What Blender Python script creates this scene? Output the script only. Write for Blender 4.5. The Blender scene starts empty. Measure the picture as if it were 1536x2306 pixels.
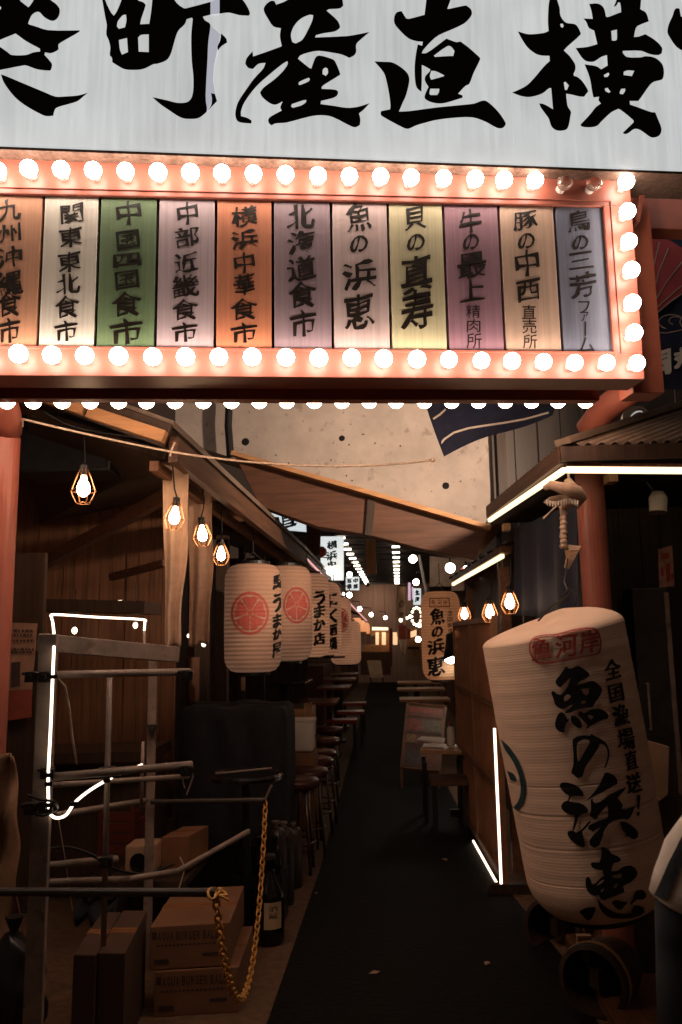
import bpy, bmesh, math, random
from mathutils import Vector, Matrix
from mathutils.bvhtree import BVHTree

# ------------------------------------------------------------------ camera, world, exposure
SC = bpy.context.scene
W_PX, H_PX, F_PX = 1536.0, 2306.0, 1823.0
CAM = Vector((0.0, 0.0, 1.6))
_Y = Vector((892 - 768, -(1437 - 1153), -F_PX)).normalized()        # alley direction seen by the camera
_Z = Vector((590 - 768, -(-10400 - 1153), -F_PX))                   # plumb direction seen by the camera
_Z = (_Z - _Z.dot(_Y) * _Y).normalized()
_X = _Y.cross(_Z)
M_CW = Matrix((_X, _Y, _Z))                                          # camera axes -> world axes
cam_data = bpy.data.cameras.new('camera')
cam = bpy.data.objects.new('camera', cam_data)
SC.collection.objects.link(cam)
cam.matrix_world = Matrix.Translation(CAM) @ M_CW.to_4x4()
cam_data.sensor_fit = 'VERTICAL'
cam_data.sensor_height = 36.0
cam_data.lens = 36.0 * F_PX / H_PX
cam_data.clip_start = 0.05
cam_data.clip_end = 300
cam_data.dof.use_dof = True
cam_data.dof.focus_distance = 3.3
cam_data.dof.aperture_fstop = 5.6
SC.camera = cam

world = bpy.data.worlds.new('World')
SC.world = world
world.use_nodes = True
wn = world.node_tree
sky = wn.nodes.new('ShaderNodeTexSky')
sky.sky_type = 'NISHITA'
sky.sun_disc = False
sky.sun_elevation = math.radians(-4)
sky.sun_rotation = math.radians(200)
glo = wn.nodes.new('ShaderNodeMixRGB')          # night sky plus an added warm fill tint that lifts dark sides
glo.blend_type = 'ADD'; glo.inputs[0].default_value = 1.0
glo.inputs[2].default_value = (1.0, 0.60, 0.40, 1)
wn.links.new(sky.outputs[0], glo.inputs[1])
wn.links.new(glo.outputs[0], wn.nodes['Background'].inputs[0])
wn.nodes['Background'].inputs[1].default_value = 0.035
SC.view_settings.view_transform = 'Standard'
SC.view_settings.look = 'None'
SC.view_settings.exposure = 0.0
SC.view_settings.gamma = 1.0
SC.render.engine = 'CYCLES'
SC.cycles.use_denoising = True
SC.cycles.max_bounces = 6
SC.cycles.sample_clamp_indirect = 4.0
SC.cycles.use_light_tree = True
random.seed(11)
R = random.Random(7)

# ------------------------------------------------------------------ turning measured points into places
def ray(px, py):
    return M_CW @ Vector((px - 768, -(py - 1153), -F_PX))
def P(px, py, Y):
    d = ray(px, py)
    return CAM + d * (Y / d.y)
def GR(px, py, z=0.0):
    d = ray(px, py)
    return CAM + d * ((z - CAM.z) / d.z)
def PX(px, py, x):
    d = ray(px, py)
    return CAM + d * (x / d.x)
TH = math.radians(10.2)
G_R = Vector((math.cos(TH), math.sin(TH), 0.0155))                   # along the gate
G_N = Vector((math.sin(TH), -math.cos(TH), 0))                       # out of the gate towards the street
G_0 = P(740, 620, 3.0)
G_0 = Vector((G_0.x, G_0.y, 0))
def GP(px, py, w=0.0):
    d = ray(px, py)
    p0 = G_0 + G_N * w
    return CAM + d * (G_N.dot(p0 - CAM) / G_N.dot(d))
def GU(px, py, w=0.0):
    q = GP(px, py, w)
    u = (q - G_0 - G_N * w).dot(Vector((G_R.x, G_R.y, 0)))
    return u, q.z - 0.0155 * u
def GW(u, z, w=0.0):
    return G_0 + G_R * u + G_N * w + Vector((0, 0, z))

# ------------------------------------------------------------------ materials
def lin(c):
    return tuple((v / 255 / 12.92 if v / 255 <= 0.04045 else ((v / 255 + 0.055) / 1.055) ** 2.4) for v in c)
def mat(name, rgb, rough=0.6, metal=0.0, var=0.25, scale=6.0, stretch=(1, 1, 1), bump=0.15, spec=0.4,
        emis=None, es=0.0, trans=0.0, spots=0.0, spot_rgb=(0.02, 0.015, 0.01), spot_scale=18.0, detail=6.0):
    m = bpy.data.materials.new(name)
    m.use_nodes = True
    nt = m.node_tree
    b = nt.nodes['Principled BSDF']
    tc = nt.nodes.new('ShaderNodeTexCoord')
    mp = nt.nodes.new('ShaderNodeMapping')
    mp.inputs['Scale'].default_value = stretch
    nt.links.new(tc.outputs['Object'], mp.inputs['Vector'])
    nz = nt.nodes.new('ShaderNodeTexNoise')
    nz.inputs['Scale'].default_value = scale
    nz.inputs['Detail'].default_value = detail
    nz.inputs['Roughness'].default_value = 0.65
    nt.links.new(mp.outputs[0], nz.inputs['Vector'])
    cr = nt.nodes.new('ShaderNodeValToRGB')
    cr.color_ramp.elements[0].position = 0.3
    cr.color_ramp.elements[1].position = 0.72
    lo = [max(0, c * (1 - var)) for c in rgb]
    hi = [min(1, c * (1 + var * 0.7)) for c in rgb]
    cr.color_ramp.elements[0].color = (*lo, 1)
    cr.color_ramp.elements[1].color = (*hi, 1)
    nt.links.new(nz.outputs['Fac'], cr.inputs['Fac'])
    col = cr.outputs['Color']
    if spots > 0:
        n2 = nt.nodes.new('ShaderNodeTexNoise')
        n2.inputs['Scale'].default_value = spot_scale
        n2.inputs['Detail'].default_value = 4
        nt.links.new(tc.outputs['Object'], n2.inputs['Vector'])
        r2 = nt.nodes.new('ShaderNodeValToRGB')
        r2.color_ramp.elements[0].position = 0.62
        r2.color_ramp.elements[0].color = (0, 0, 0, 1)
        r2.color_ramp.elements[1].position = 0.70
        r2.color_ramp.elements[1].color = (spots, spots, spots, 1)
        nt.links.new(n2.outputs['Fac'], r2.inputs['Fac'])
        mx = nt.nodes.new('ShaderNodeMixRGB')
        nt.links.new(r2.outputs['Color'], mx.inputs[0])
        nt.links.new(col, mx.inputs[1])
        mx.inputs[2].default_value = (*spot_rgb, 1)
        col = mx.outputs[0]
    nt.links.new(col, b.inputs['Base Color'])
    b.inputs['Roughness'].default_value = rough
    b.inputs['Metallic'].default_value = metal
    b.inputs['Specular IOR Level'].default_value = spec
    if bump > 0:
        bp = nt.nodes.new('ShaderNodeBump')
        bp.inputs['Strength'].default_value = bump
        bp.inputs['Distance'].default_value = 0.01
        nt.links.new(nz.outputs['Fac'], bp.inputs['Height'])
        nt.links.new(bp.outputs[0], b.inputs['Normal'])
    if emis:
        b.inputs['Emission Color'].default_value = (*emis, 1)
        b.inputs['Emission Strength'].default_value = es
    if trans > 0:
        b.inputs['Transmission Weight'].default_value = trans
    return m
def glow(name, rgb, es):
    m = bpy.data.materials.new(name)
    m.use_nodes = True
    nt = m.node_tree
    b = nt.nodes['Principled BSDF']
    b.inputs['Base Color'].default_value = (0.8, 0.75, 0.65, 1)
    b.inputs['Roughness'].default_value = 0.2
    b.inputs['Emission Color'].default_value = (*rgb, 1)
    b.inputs['Emission Strength'].default_value = es
    return m

VERT = (14, 14, 0.7)     # grain running upwards
ALNG = (14, 0.7, 14)     # grain running along the alley
ACRS = (0.7, 14, 14)     # grain running across
M = {}
M['vermilion'] = mat('vermilion_paint', (0.31, 0.092, 0.062), 0.42, var=0.16, scale=5, bump=0.06)
M['vermilion_dark'] = mat('weathered_vermilion', (0.34, 0.085, 0.045), 0.5, var=0.25, scale=4, bump=0.1)
M['gap'] = mat('dark_brown_backing', (0.03, 0.012, 0.008), 0.7)
M['ink'] = mat('black_ink', (0.006, 0.006, 0.007), 0.5, var=0.2, bump=0)
M['ink_brown'] = mat('brown_black_ink', (0.016, 0.009, 0.006), 0.38, var=0.4, bump=0, spec=0.6)
M['ink_red'] = mat('red_stamp_ink', (0.40, 0.05, 0.035), 0.6, var=0.35, bump=0)
M['crest'] = mat('crest_red_ink_glow', (0.38, 0.07, 0.05), 0.7, var=0.2, bump=0, emis=(0.60, 0.10, 0.06), es=0.09)  # emission stands in for lantern light coming through the paper
M['ink_teal'] = mat('teal_ink', (0.02, 0.055, 0.06), 0.6, bump=0)
M['steel'] = mat('galvanised_steel', (0.25, 0.185, 0.15), 0.6, metal=0.25, var=0.35, scale=12, bump=0.1, spots=0.5, spot_rgb=(0.10, 0.045, 0.02))
M['dark_steel'] = mat('dark_steel', (0.06, 0.05, 0.045), 0.42, metal=0.6, var=0.3)
M['chrome'] = mat('chrome', (0.75, 0.72, 0.68), 0.08, metal=1.0, var=0.03, bump=0)
M['black'] = mat('black_plastic', (0.007, 0.006, 0.006), 0.45, var=0.3)
M['black_soft'] = mat('black_cloth', (0.012, 0.012, 0.015), 0.9, var=0.4, scale=20)
M['navy'] = mat('navy_cloth', (0.012, 0.016, 0.04), 0.85, var=0.35, scale=14)
M['cloth_white'] = mat('white_cloth', (0.62, 0.56, 0.48), 0.9, var=0.12, scale=16)
M['rope'] = mat('pale_rope', (0.62, 0.48, 0.36), 0.9, var=0.3, scale=60, bump=0.5)
M['wood_v'] = mat('wood_upright_grain', (0.15, 0.062, 0.029), 0.6, var=0.5, scale=3, stretch=VERT, bump=0.25)
M['wood_y'] = mat('wood_along_grain', (0.15, 0.06, 0.027), 0.6, var=0.5, scale=3, stretch=ALNG, bump=0.25)
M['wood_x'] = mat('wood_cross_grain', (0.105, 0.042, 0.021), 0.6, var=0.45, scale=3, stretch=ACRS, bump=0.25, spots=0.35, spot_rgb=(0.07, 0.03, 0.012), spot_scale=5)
M['wood_pale'] = mat('pale_wood', (0.42, 0.24, 0.12), 0.6, var=0.4, scale=3, stretch=VERT, bump=0.25)
M['wood_pale_x'] = mat('pale_wood_rafter', (0.46, 0.23, 0.10), 0.6, var=0.3, scale=3, stretch=ACRS, bump=0.2)
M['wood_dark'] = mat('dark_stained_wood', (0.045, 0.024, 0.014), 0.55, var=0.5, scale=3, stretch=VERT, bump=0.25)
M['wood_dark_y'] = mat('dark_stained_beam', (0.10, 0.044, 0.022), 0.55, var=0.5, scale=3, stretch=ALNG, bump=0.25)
M['concrete'] = mat('stained_concrete', (0.42, 0.345, 0.295), 0.85, var=0.26, scale=2.2, bump=0.3, spots=0.40, spot_rgb=(0.12, 0.075, 0.05), spot_scale=11)
M['hole'] = mat('black_hole', (0.004, 0.003, 0.003), 0.9, bump=0)
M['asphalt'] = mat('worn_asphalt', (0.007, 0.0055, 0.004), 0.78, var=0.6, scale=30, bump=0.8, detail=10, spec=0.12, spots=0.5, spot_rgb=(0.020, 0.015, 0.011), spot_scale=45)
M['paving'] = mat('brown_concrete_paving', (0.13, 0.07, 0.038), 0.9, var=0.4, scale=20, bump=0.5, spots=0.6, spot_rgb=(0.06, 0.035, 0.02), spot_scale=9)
M['tin'] = mat('corrugated_tin', (0.22, 0.16, 0.12), 0.5, metal=0.3, var=0.4, scale=3, bump=0.1, spots=0.4, spot_rgb=(0.07, 0.03, 0.015))
M['grey_tin'] = mat('grey_tin_wall', (0.075, 0.058, 0.049), 0.55, metal=0.2, var=0.2, scale=2, stretch=(6, 6, 0.5), bump=0.05)
M['paper'] = mat('lantern_paper', (0.60, 0.45, 0.32), 0.85, var=0.14, scale=5, bump=0.12, spec=0.2)
M['paper_old'] = mat('aged_lantern_paper', (0.73, 0.51, 0.38), 0.85, var=0.06, scale=5, stretch=(1, 1, 2), bump=0.06, spec=0.2, spots=0.22, spot_rgb=(0.42, 0.25, 0.16), spot_scale=3)
M['card'] = mat('brown_cardboard', (0.20, 0.09, 0.043), 0.85, var=0.2, scale=5, bump=0.1)
M['card_pale'] = mat('pale_cardboard', (0.40, 0.25, 0.16), 0.85, var=0.2, scale=5, bump=0.1)
M['card_ink'] = mat('faded_box_print', (0.055, 0.03, 0.025), 0.8, bump=0)
M['tape'] = mat('packing_tape', (0.30, 0.13, 0.055), 0.25, bump=0)
M['red'] = mat('red_lacquer', (0.34, 0.045, 0.025), 0.35, var=0.25)
M['red_fish'] = mat('red_fish_cloth', (0.36, 0.05, 0.045), 0.85, var=0.3, scale=9)
M['white'] = mat('white_plastic', (0.62, 0.55, 0.48), 0.5, var=0.12)
M['glass_dark'] = mat('dark_bottle_glass', (0.006, 0.006, 0.005), 0.08, var=0.1, bump=0, spec=0.6)
M['label'] = mat('bottle_label_paper', (0.42, 0.30, 0.17), 0.7, var=0.2)
M['chain'] = mat('yellow_plastic_chain', (0.55, 0.25, 0.05), 0.45, var=0.25, scale=30, bump=0.05)
M['bone'] = mat('dried_bone', (0.42, 0.30, 0.22), 0.8, var=0.35, scale=18, bump=0.5)
M['bulb'] = glow('lit_bulb_glass', (1.0, 0.85, 0.72), 27.0)
M['bulb_low'] = glow('lit_lower_bulb_glass', (1.0, 0.72, 0.51), 36.0)
M['bulb_cage'] = glow('lit_filament_bulb', (1.0, 0.63, 0.37), 36.0)
M['globe'] = glow('lit_globe', (1.0, 0.86, 0.70), 22.0)
M['tube'] = glow('lit_lamp_tube', (1.0, 0.86, 0.68), 9.0)
M['led'] = glow('lit_led_rope', (1.0, 0.80, 0.60), 3.2)
M['led_cream'] = glow('lit_cream_light_strip', (1.0, 0.78, 0.48), 1.8)
M['spot'] = glow('small_lit_spot', (1.0, 0.80, 0.55), 6.0)
M['warm_panel'] = glow('lit_stall_sign', (1.0, 0.55, 0.28), 1.1)
M['box_sign'] = glow('backlit_sign_face', (0.80, 0.90, 0.92), 0.75)
def clear_glass():
    m = mat('clear_unlit_glass', (0.75, 0.5, 0.4), 0.05, var=0.02, bump=0, spec=0.7)
    m.node_tree.nodes['Principled BSDF'].inputs['Transmission Weight'].default_value = 0.75
    return m
M['glass'] = clear_glass()
def sign_mat():
    m = mat('backlit_white_acrylic', (0.62, 0.62, 0.60), 0.35, var=0.10, scale=4, stretch=(9, 9, 0.35), bump=0)
    nt = m.node_tree
    b = nt.nodes['Principled BSDF']
    nz = nt.nodes.new('ShaderNodeTexNoise'); nz.inputs['Scale'].default_value = 5; nz.inputs['Detail'].default_value = 8
    mp = nt.nodes.new('ShaderNodeMapping'); mp.inputs['Scale'].default_value = (9, 9, 0.5)
    tc = nt.nodes.new('ShaderNodeTexCoord')
    nt.links.new(tc.outputs['Object'], mp.inputs['Vector']); nt.links.new(mp.outputs[0], nz.inputs['Vector'])
    n2 = nt.nodes.new('ShaderNodeTexNoise'); n2.inputs['Scale'].default_value = 2.2; n2.inputs['Detail'].default_value = 5
    nt.links.new(tc.outputs['Object'], n2.inputs['Vector'])
    ad = nt.nodes.new('ShaderNodeMath'); ad.operation = 'ADD'
    nt.links.new(nz.outputs['Fac'], ad.inputs[0]); nt.links.new(n2.outputs['Fac'], ad.inputs[1])
    cr = nt.nodes.new('ShaderNodeValToRGB')
    cr.color_ramp.elements[0].position = 0.30; cr.color_ramp.elements[0].color = (0.46, 0.475, 0.475, 1)
    cr.color_ramp.elements[1].position = 0.72; cr.color_ramp.elements[1].color = (0.665, 0.69, 0.688, 1)
    hf = nt.nodes.new('ShaderNodeMath'); hf.operation = 'MULTIPLY'; hf.inputs[1].default_value = 0.5
    nt.links.new(ad.outputs[0], hf.inputs[0]); nt.links.new(hf.outputs[0], cr.inputs['Fac'])
    nt.links.new(cr.outputs['Color'], b.inputs['Emission Color'])
    b.inputs['Emission Strength'].default_value = 0.95
    return m
M['sign_face'] = sign_mat()

def lit_paper(name, base, rgb, es):
    m = mat(name, base, 0.85, var=0.12, scale=5, bump=0.1, spec=0.2)
    nt = m.node_tree
    b = nt.nodes['Principled BSDF']
    tc = nt.nodes.new('ShaderNodeTexCoord')
    wv = nt.nodes.new('ShaderNodeTexWave'); wv.wave_type = 'BANDS'; wv.bands_direction = 'Z'
    wv.inputs['Scale'].default_value = 9.5; wv.inputs['Distortion'].default_value = 0.25
    nz = nt.nodes.new('ShaderNodeTexNoise'); nz.inputs['Scale'].default_value = 3.0; nz.inputs['Detail'].default_value = 5
    nt.links.new(tc.outputs['Object'], wv.inputs['Vector']); nt.links.new(tc.outputs['Object'], nz.inputs['Vector'])
    r1 = nt.nodes.new('ShaderNodeMapRange'); r1.inputs[3].default_value = 0.55; r1.inputs[4].default_value = 1.05
    nt.links.new(wv.outputs['Fac'], r1.inputs[0])
    r2 = nt.nodes.new('ShaderNodeMapRange'); r2.inputs[1].default_value = 0.3; r2.inputs[2].default_value = 0.7; r2.inputs[3].default_value = 0.75; r2.inputs[4].default_value = 1.15
    nt.links.new(nz.outputs['Fac'], r2.inputs[0])
    mu = nt.nodes.new('ShaderNodeMath'); mu.operation = 'MULTIPLY'
    nt.links.new(r1.outputs[0], mu.inputs[0]); nt.links.new(r2.outputs[0], mu.inputs[1])
    m2 = nt.nodes.new('ShaderNodeMath'); m2.operation = 'MULTIPLY'; m2.inputs[1].default_value = es
    nt.links.new(mu.outputs[0], m2.inputs[0])
    b.inputs['Emission Color'].default_value = (*rgb, 1)
    nt.links.new(m2.outputs[0], b.inputs['Emission Strength'])
    return m
M['paper_lit'] = lit_paper('glowing_lantern_paper', (0.36, 0.20, 0.125), (1.0, 0.50, 0.30), 0.13)
M['paper_far'] = lit_paper('glowing_far_lantern_paper', (0.40, 0.21, 0.12), (1.0, 0.46, 0.25), 0.24)
M['paper_orange'] = lit_paper('glowing_orange_lantern_paper', (0.56, 0.36, 0.22), (1.0, 0.38, 0.16), 0.22)

# ------------------------------------------------------------------ mesh builder and scene helpers
class MB:
    def __init__(self):
        self.v = []; self.f = []
    def add(self, verts, faces):
        n = len(self.v)
        self.v += [Vector(p) for p in verts]
        self.f += [tuple(i + n for i in fc) for fc in faces]
        return self
    def hexa(self, a, b):                       # two matching quads joined into a solid
        return self.add(list(a) + list(b), [(3, 2, 1, 0), (4, 5, 6, 7), (0, 1, 5, 4), (1, 2, 6, 5), (2, 3, 7, 6), (3, 0, 4, 7)])
    def box(self, c, s, rz=0.0, m=None):
        c = Vector(c); rot = (m or Matrix.Rotation(rz, 3, 'Z'))
        h = [Vector((x * s[0] / 2, y * s[1] / 2, z * s[2] / 2)) for z in (-1, 1) for x, y in ((-1, -1), (1, -1), (1, 1), (-1, 1))]
        q = [c + rot @ p for p in h]
        return self.hexa(q[:4], q[4:])
    def bar(self, p0, p1, w, h, up=(0, 0, 1)):
        p0, p1 = Vector(p0), Vector(p1)
        d = (p1 - p0).normalized(); u = Vector(up)
        s = d.cross(u).normalized(); u = s.cross(d)
        o = [s * (a * w / 2) + u * (b * h / 2) for a, b in ((-1, -1), (1, -1), (1, 1), (-1, 1))]
        return self.hexa([p0 + k for k in o], [p1 + k for k in o])
    def slab(self, pts, t):                     # polygon pushed along the vector t
        n = len(pts); t = Vector(t)
        a = [Vector(p) for p in pts]
        return self.add(a + [p + t for p in a], [tuple(range(n - 1, -1, -1)), tuple(range(n, 2 * n))] + [(i, (i + 1) % n, n + (i + 1) % n, n + i) for i in range(n)])
    def tube(self, pts, r, seg=8, closed=False, caps=True):
        pts = [Vector(p) for p in pts]; n = len(pts)
        rs = r if isinstance(r, (list, tuple)) else [r] * n
        vs, fs = [], []
        ref = None
        for i, p in enumerate(pts):
            d = (pts[(i + 1) % n] - pts[i - 1]) if closed else (pts[min(i + 1, n - 1)] - pts[max(i - 1, 0)])
            d.normalize()
            if ref is None:
                ref = Vector((0, 0, 1)) if abs(d.z) < 0.9 else Vector((1, 0, 0))
            s = (ref - d * ref.dot(d)).normalized(); ref = s
            t = d.cross(s)
            vs += [p + (s * math.cos(a) + t * math.sin(a)) * rs[i] for a in (2 * math.pi * k / seg for k in range(seg))]
        m = n if closed else n - 1
        for i in range(m):
            j = (i + 1) % n
            for k in range(seg):
                l = (k + 1) % seg
                fs.append((i * seg + k, i * seg + l, j * seg + l, j * seg + k))
        if caps and not closed:
            fs.append(tuple(range(seg - 1, -1, -1))); fs.append(tuple(range((n - 1) * seg, n * seg)))
        return self.add(vs, fs)
    def lathe(self, prof, c, axis=(0, 0, 1), seg=20, cap0=True, cap1=True, ref=None):
        c = Vector(c); a = Vector(axis).normalized()
        e = Vector(ref) if ref else (Vector((1, 0, 0)) if abs(a.x) < 0.9 else Vector((0, 1, 0)))
        s = (e - a * e.dot(a)).normalized(); t = a.cross(s)
        vs, fs = [], []
        for r, z in prof:
            vs += [c + a * z + (s * math.cos(q) + t * math.sin(q)) * r for q in (2 * math.pi * k / seg for k in range(seg))]
        for i in range(len(prof) - 1):
            for k in range(seg):
                l = (k + 1) % seg
                fs.append((i * seg + k, i * seg + l, (i + 1) * seg + l, (i + 1) * seg + k))
        n = len(prof)
        if cap0: fs.append(tuple(range(seg - 1, -1, -1)))
        if cap1: fs.append(tuple(range((n - 1) * seg, n * seg)))
        return self.add(vs, fs)
    def ball(self, c, r, seg=12, rings=8, sq=(1, 1, 1)):
        c = Vector(c)
        vs, fs = [c + Vector((0, 0, r * sq[2]))], []
        for i in range(1, rings):
            p = math.pi * i / rings
            for k in range(seg):
                q = 2 * math.pi * k / seg
                vs.append(c + Vector((r * sq[0] * math.sin(p) * math.cos(q), r * sq[1] * math.sin(p) * math.sin(q), r * sq[2] * math.cos(p))))
        vs.append(c - Vector((0, 0, r * sq[2])))
        L = len(vs) - 1
        for k in range(seg):
            l = (k + 1) % seg
            fs.append((0, 1 + k, 1 + l))
            for i in range(rings - 2):
                a = 1 + i * seg
                fs.append((a + k, a + seg + k, a + seg + l, a + l))
            a = 1 + (rings - 2) * seg
            fs.append((a + k, L, a + l))
        return self.add(vs, fs)
    def grid(self, fn, nu, nv):                 # fn(i/nu, j/nv) -> point
        vs = [fn(i / nu, j / nv) for j in range(nv + 1) for i in range(nu + 1)]
        fs = [(j * (nu + 1) + i, j * (nu + 1) + i + 1, (j + 1) * (nu + 1) + i + 1, (j + 1) * (nu + 1) + i) for j in range(nv) for i in range(nu)]
        return self.add(vs, fs)

def obj(name, mb, material, parent=None, smooth=False, bevel=0.0, thick=0.0, label=None, recalc=True):
    me = bpy.data.meshes.new(name)
    off = Vector((0, 0, 0))
    vs = mb.v
    if parent is None and vs:
        lo = Vector((min(p.x for p in vs), min(p.y for p in vs), min(p.z for p in vs)))
        hi = Vector((max(p.x for p in vs), max(p.y for p in vs), max(p.z for p in vs)))
        off = Vector(((lo.x + hi.x) / 2, (lo.y + hi.y) / 2, lo.z))
    me.from_pydata([p - off for p in vs], [], mb.f)
    if recalc:
        bm = bmesh.new(); bm.from_mesh(me)
        bmesh.ops.recalc_face_normals(bm, faces=bm.faces)
        bm.to_mesh(me); bm.free()
    if smooth:
        me.polygons.foreach_set('use_smooth', [True] * len(me.polygons))
    me.materials.append(material)
    o = bpy.data.objects.new(name, me)
    SC.collection.objects.link(o)
    o.location = off
    if parent is not None:
        o.parent = parent
        o.matrix_parent_inverse = Matrix.Translation(-root_loc(parent))
    if thick:
        s = o.modifiers.new('thickness', 'SOLIDIFY'); s.thickness = thick; s.offset = 0
    if bevel:
        b = o.modifiers.new('edge', 'BEVEL'); b.width = bevel; b.segments = 2; b.limit_method = 'ANGLE'; b.angle_limit = math.radians(40)
    if label: o['label'] = label
    return o
def root_loc(o):
    return Vector(o.location) if o.parent is None else Vector((0, 0, 0))
def thing(name, label, cat, loc, group=None):
    o = bpy.data.objects.new(name, None)
    o.empty_display_size = 0.1
    SC.collection.objects.link(o)
    o.location = loc
    o['label'] = label; o['category'] = cat
    if group: o['group'] = group
    return o
def tag(o, label, cat, group=None):
    o['label'] = label; o['category'] = cat
    if group: o['group'] = group
    return o
def struct(o, kind='structure'):
    o['kind'] = kind
    return o
KIDS = {}
def dup(root, loc, label, group=None):
    r = root.copy(); SC.collection.objects.link(r)
    r.location = loc; r['label'] = label
    if group: r['group'] = group
    def rec(a, b):
        for ch in list(a.children):
            c = ch.copy(); SC.collection.objects.link(c); c.parent = b
            rec(ch, c)
    rec(root, r)
    return r

# ------------------------------------------------------------------ brush lettering: outlines and glyphs
def smooth_loop(pts, corner=48.0, sub=3):
    n = len(pts); out = []
    V = [Vector((p[0], p[1])) for p in pts]
    sharp = []
    for i in range(n):
        a = V[i] - V[i - 1]; b = V[(i + 1) % n] - V[i]
        sharp.append(a.length < 1e-6 or b.length < 1e-6 or math.degrees(a.angle(b)) > corner)
    for i in range(n):
        p1, p2 = V[i], V[(i + 1) % n]
        L = (p2 - p1).length
        t1 = (p2 - V[i - 1]); t2 = (V[(i + 2) % n] - p1)
        t1 = (p2 - p1) if sharp[i] or t1.length < 1e-6 else t1.normalized() * L
        t2 = (p2 - p1) if sharp[(i + 1) % n] or t2.length < 1e-6 else t2.normalized() * L
        for k in range(sub):
            s = k / sub
            h00 = 2 * s ** 3 - 3 * s ** 2 + 1; h10 = s ** 3 - 2 * s ** 2 + s
            h01 = -2 * s ** 3 + 3 * s ** 2; h11 = s ** 3 - s ** 2
            out.append(p1 * h00 + t1 * h10 + p2 * h01 + t2 * h11)
    return out
def fill2d(loops, smooth=True):
    cu = bpy.data.curves.new('outline', 'CURVE')
    cu.dimensions = '2D'; cu.fill_mode = 'BOTH'
    for lp in loops:
        q = smooth_loop(lp) if smooth else [Vector(p) for p in lp]
        sp = cu.splines.new('POLY'); sp.points.add(len(q) - 1)
        for k, p in enumerate(q): sp.points[k].co = (p.x / 100, -p.y / 100, 0, 1)
        sp.use_cyclic_u = True
    o = bpy.data.objects.new('outline', cu)
    SC.collection.objects.link(o)
    me = bpy.data.meshes.new_from_object(o)
    vs = [Vector((v.co.x * 100, -v.co.y * 100)) for v in me.vertices]
    fs = [tuple(p.vertices) for p in me.polygons]
    bpy.data.objects.remove(o); bpy.data.curves.remove(cu); bpy.data.meshes.remove(me)
    k = len(vs) // 2                       # front and back sheets: keep distinct faces only
    seen, keep = set(), []
    for f in fs:
        key = tuple(sorted((round(vs[i].x, 2), round(vs[i].y, 2)) for i in f))
        if key not in seen:
            seen.add(key); keep.append(f)
    return vs, keep
def cut_up(vs, fs, step):
    bm = bmesh.new()
    bv = [bm.verts.new((p.x, p.y, 0)) for p in vs]
    for f in fs:
        try: bm.faces.new([bv[i] for i in f])
        except ValueError: pass
    lo = (min(p.x for p in vs), min(p.y for p in vs)); hi = (max(p.x for p in vs), max(p.y for p in vs))
    for ax in (0, 1):
        c = math.floor(lo[ax] / step) * step + step
        while c < hi[ax]:
            co = (c, 0, 0) if ax == 0 else (0, c, 0); no = (1, 0, 0) if ax == 0 else (0, 1, 0)
            bmesh.ops.bisect_plane(bm, geom=bm.verts[:] + bm.edges[:] + bm.faces[:], plane_co=co, plane_no=no)
            c += step
    bm.verts.index_update()
    r = [Vector((v.co.x, v.co.y)) for v in bm.verts], [tuple(v.index for v in f.verts) for f in bm.faces]
    bm.free()
    return r
_GL = {}
def glyph(ch, weight=0.012, brush=True):
    """outline of one character in a unit box, y down"""
    if (ch, weight) in _GL: return _GL[(ch, weight)]
    cu = bpy.data.curves.new('g', 'FONT'); cu.body = ch; cu.offset = weight; cu.resolution_u = 3
    o = bpy.data.objects.new('g', cu); SC.collection.objects.link(o)
    me = bpy.data.meshes.new_from_object(o)
    vs = [Vector((v.co.x, v.co.y)) for v in me.vertices]
    fs = [tuple(p.vertices) for p in me.polygons]
    bpy.data.objects.remove(o); bpy.data.curves.remove(cu); bpy.data.meshes.remove(me)
    if brush:                              # boundary swell: strokes grow fat and thin like a loaded brush
        cnt = {}
        for f in fs:
            for i in range(len(f)):
                e = (f[i], f[(i + 1) % len(f)]); k = (min(e), max(e))
                cnt.setdefault(k, []).append(e)
        nr = [Vector((0, 0)) for _ in vs]
        for k, es in cnt.items():
            if len(es) == 1:
                i, j = es[0]; d = vs[j] - vs[i]
                if d.length > 1e-7:
                    n = Vector((d.y, -d.x)).normalized(); nr[i] += n; nr[j] += n
        s0 = (ord(ch[0]) % 31) * 1.7
        amp = .030 if len(vs) < 160 else .020
        out_ = []
        for p, n in zip(vs, nr):
            if n.length > 1e-6:
                n.normalize()
                a = math.sin(7.3 * p.x + 4.1 * p.y + s0) + .7 * math.sin(11.7 * p.y - 6.2 * p.x + s0 * 2)
                p = p + n * amp * (a * .75 + .15)
            out_.append(p)
        vs = out_
        # hand-brushed look: strokes climb to the right, swell and wobble
        ph = (ord(ch[0]) % 97) * 0.37
        vs = [Vector((p.x + 0.018 * math.sin(9 * p.y + ph) - 0.05 * p.y + 0.008 * math.sin(23 * p.y + 17 * p.x),
                      p.y + 0.19 * p.x + 0.025 * math.sin(8 * p.x + ph) + 0.008 * math.sin(27 * p.x - 13 * p.y))) for p in vs]
    x0, x1 = min(p.x for p in vs), max(p.x for p in vs); y0, y1 = min(p.y for p in vs), max(p.y for p in vs)
    w, h = max(1e-4, x1 - x0), max(1e-4, y1 - y0)
    r = [Vector(((p.x - x0) / w, (y1 - p.y) / h)) for p in vs], fs
    _GL[(ch, weight)] = r
    return r

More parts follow.
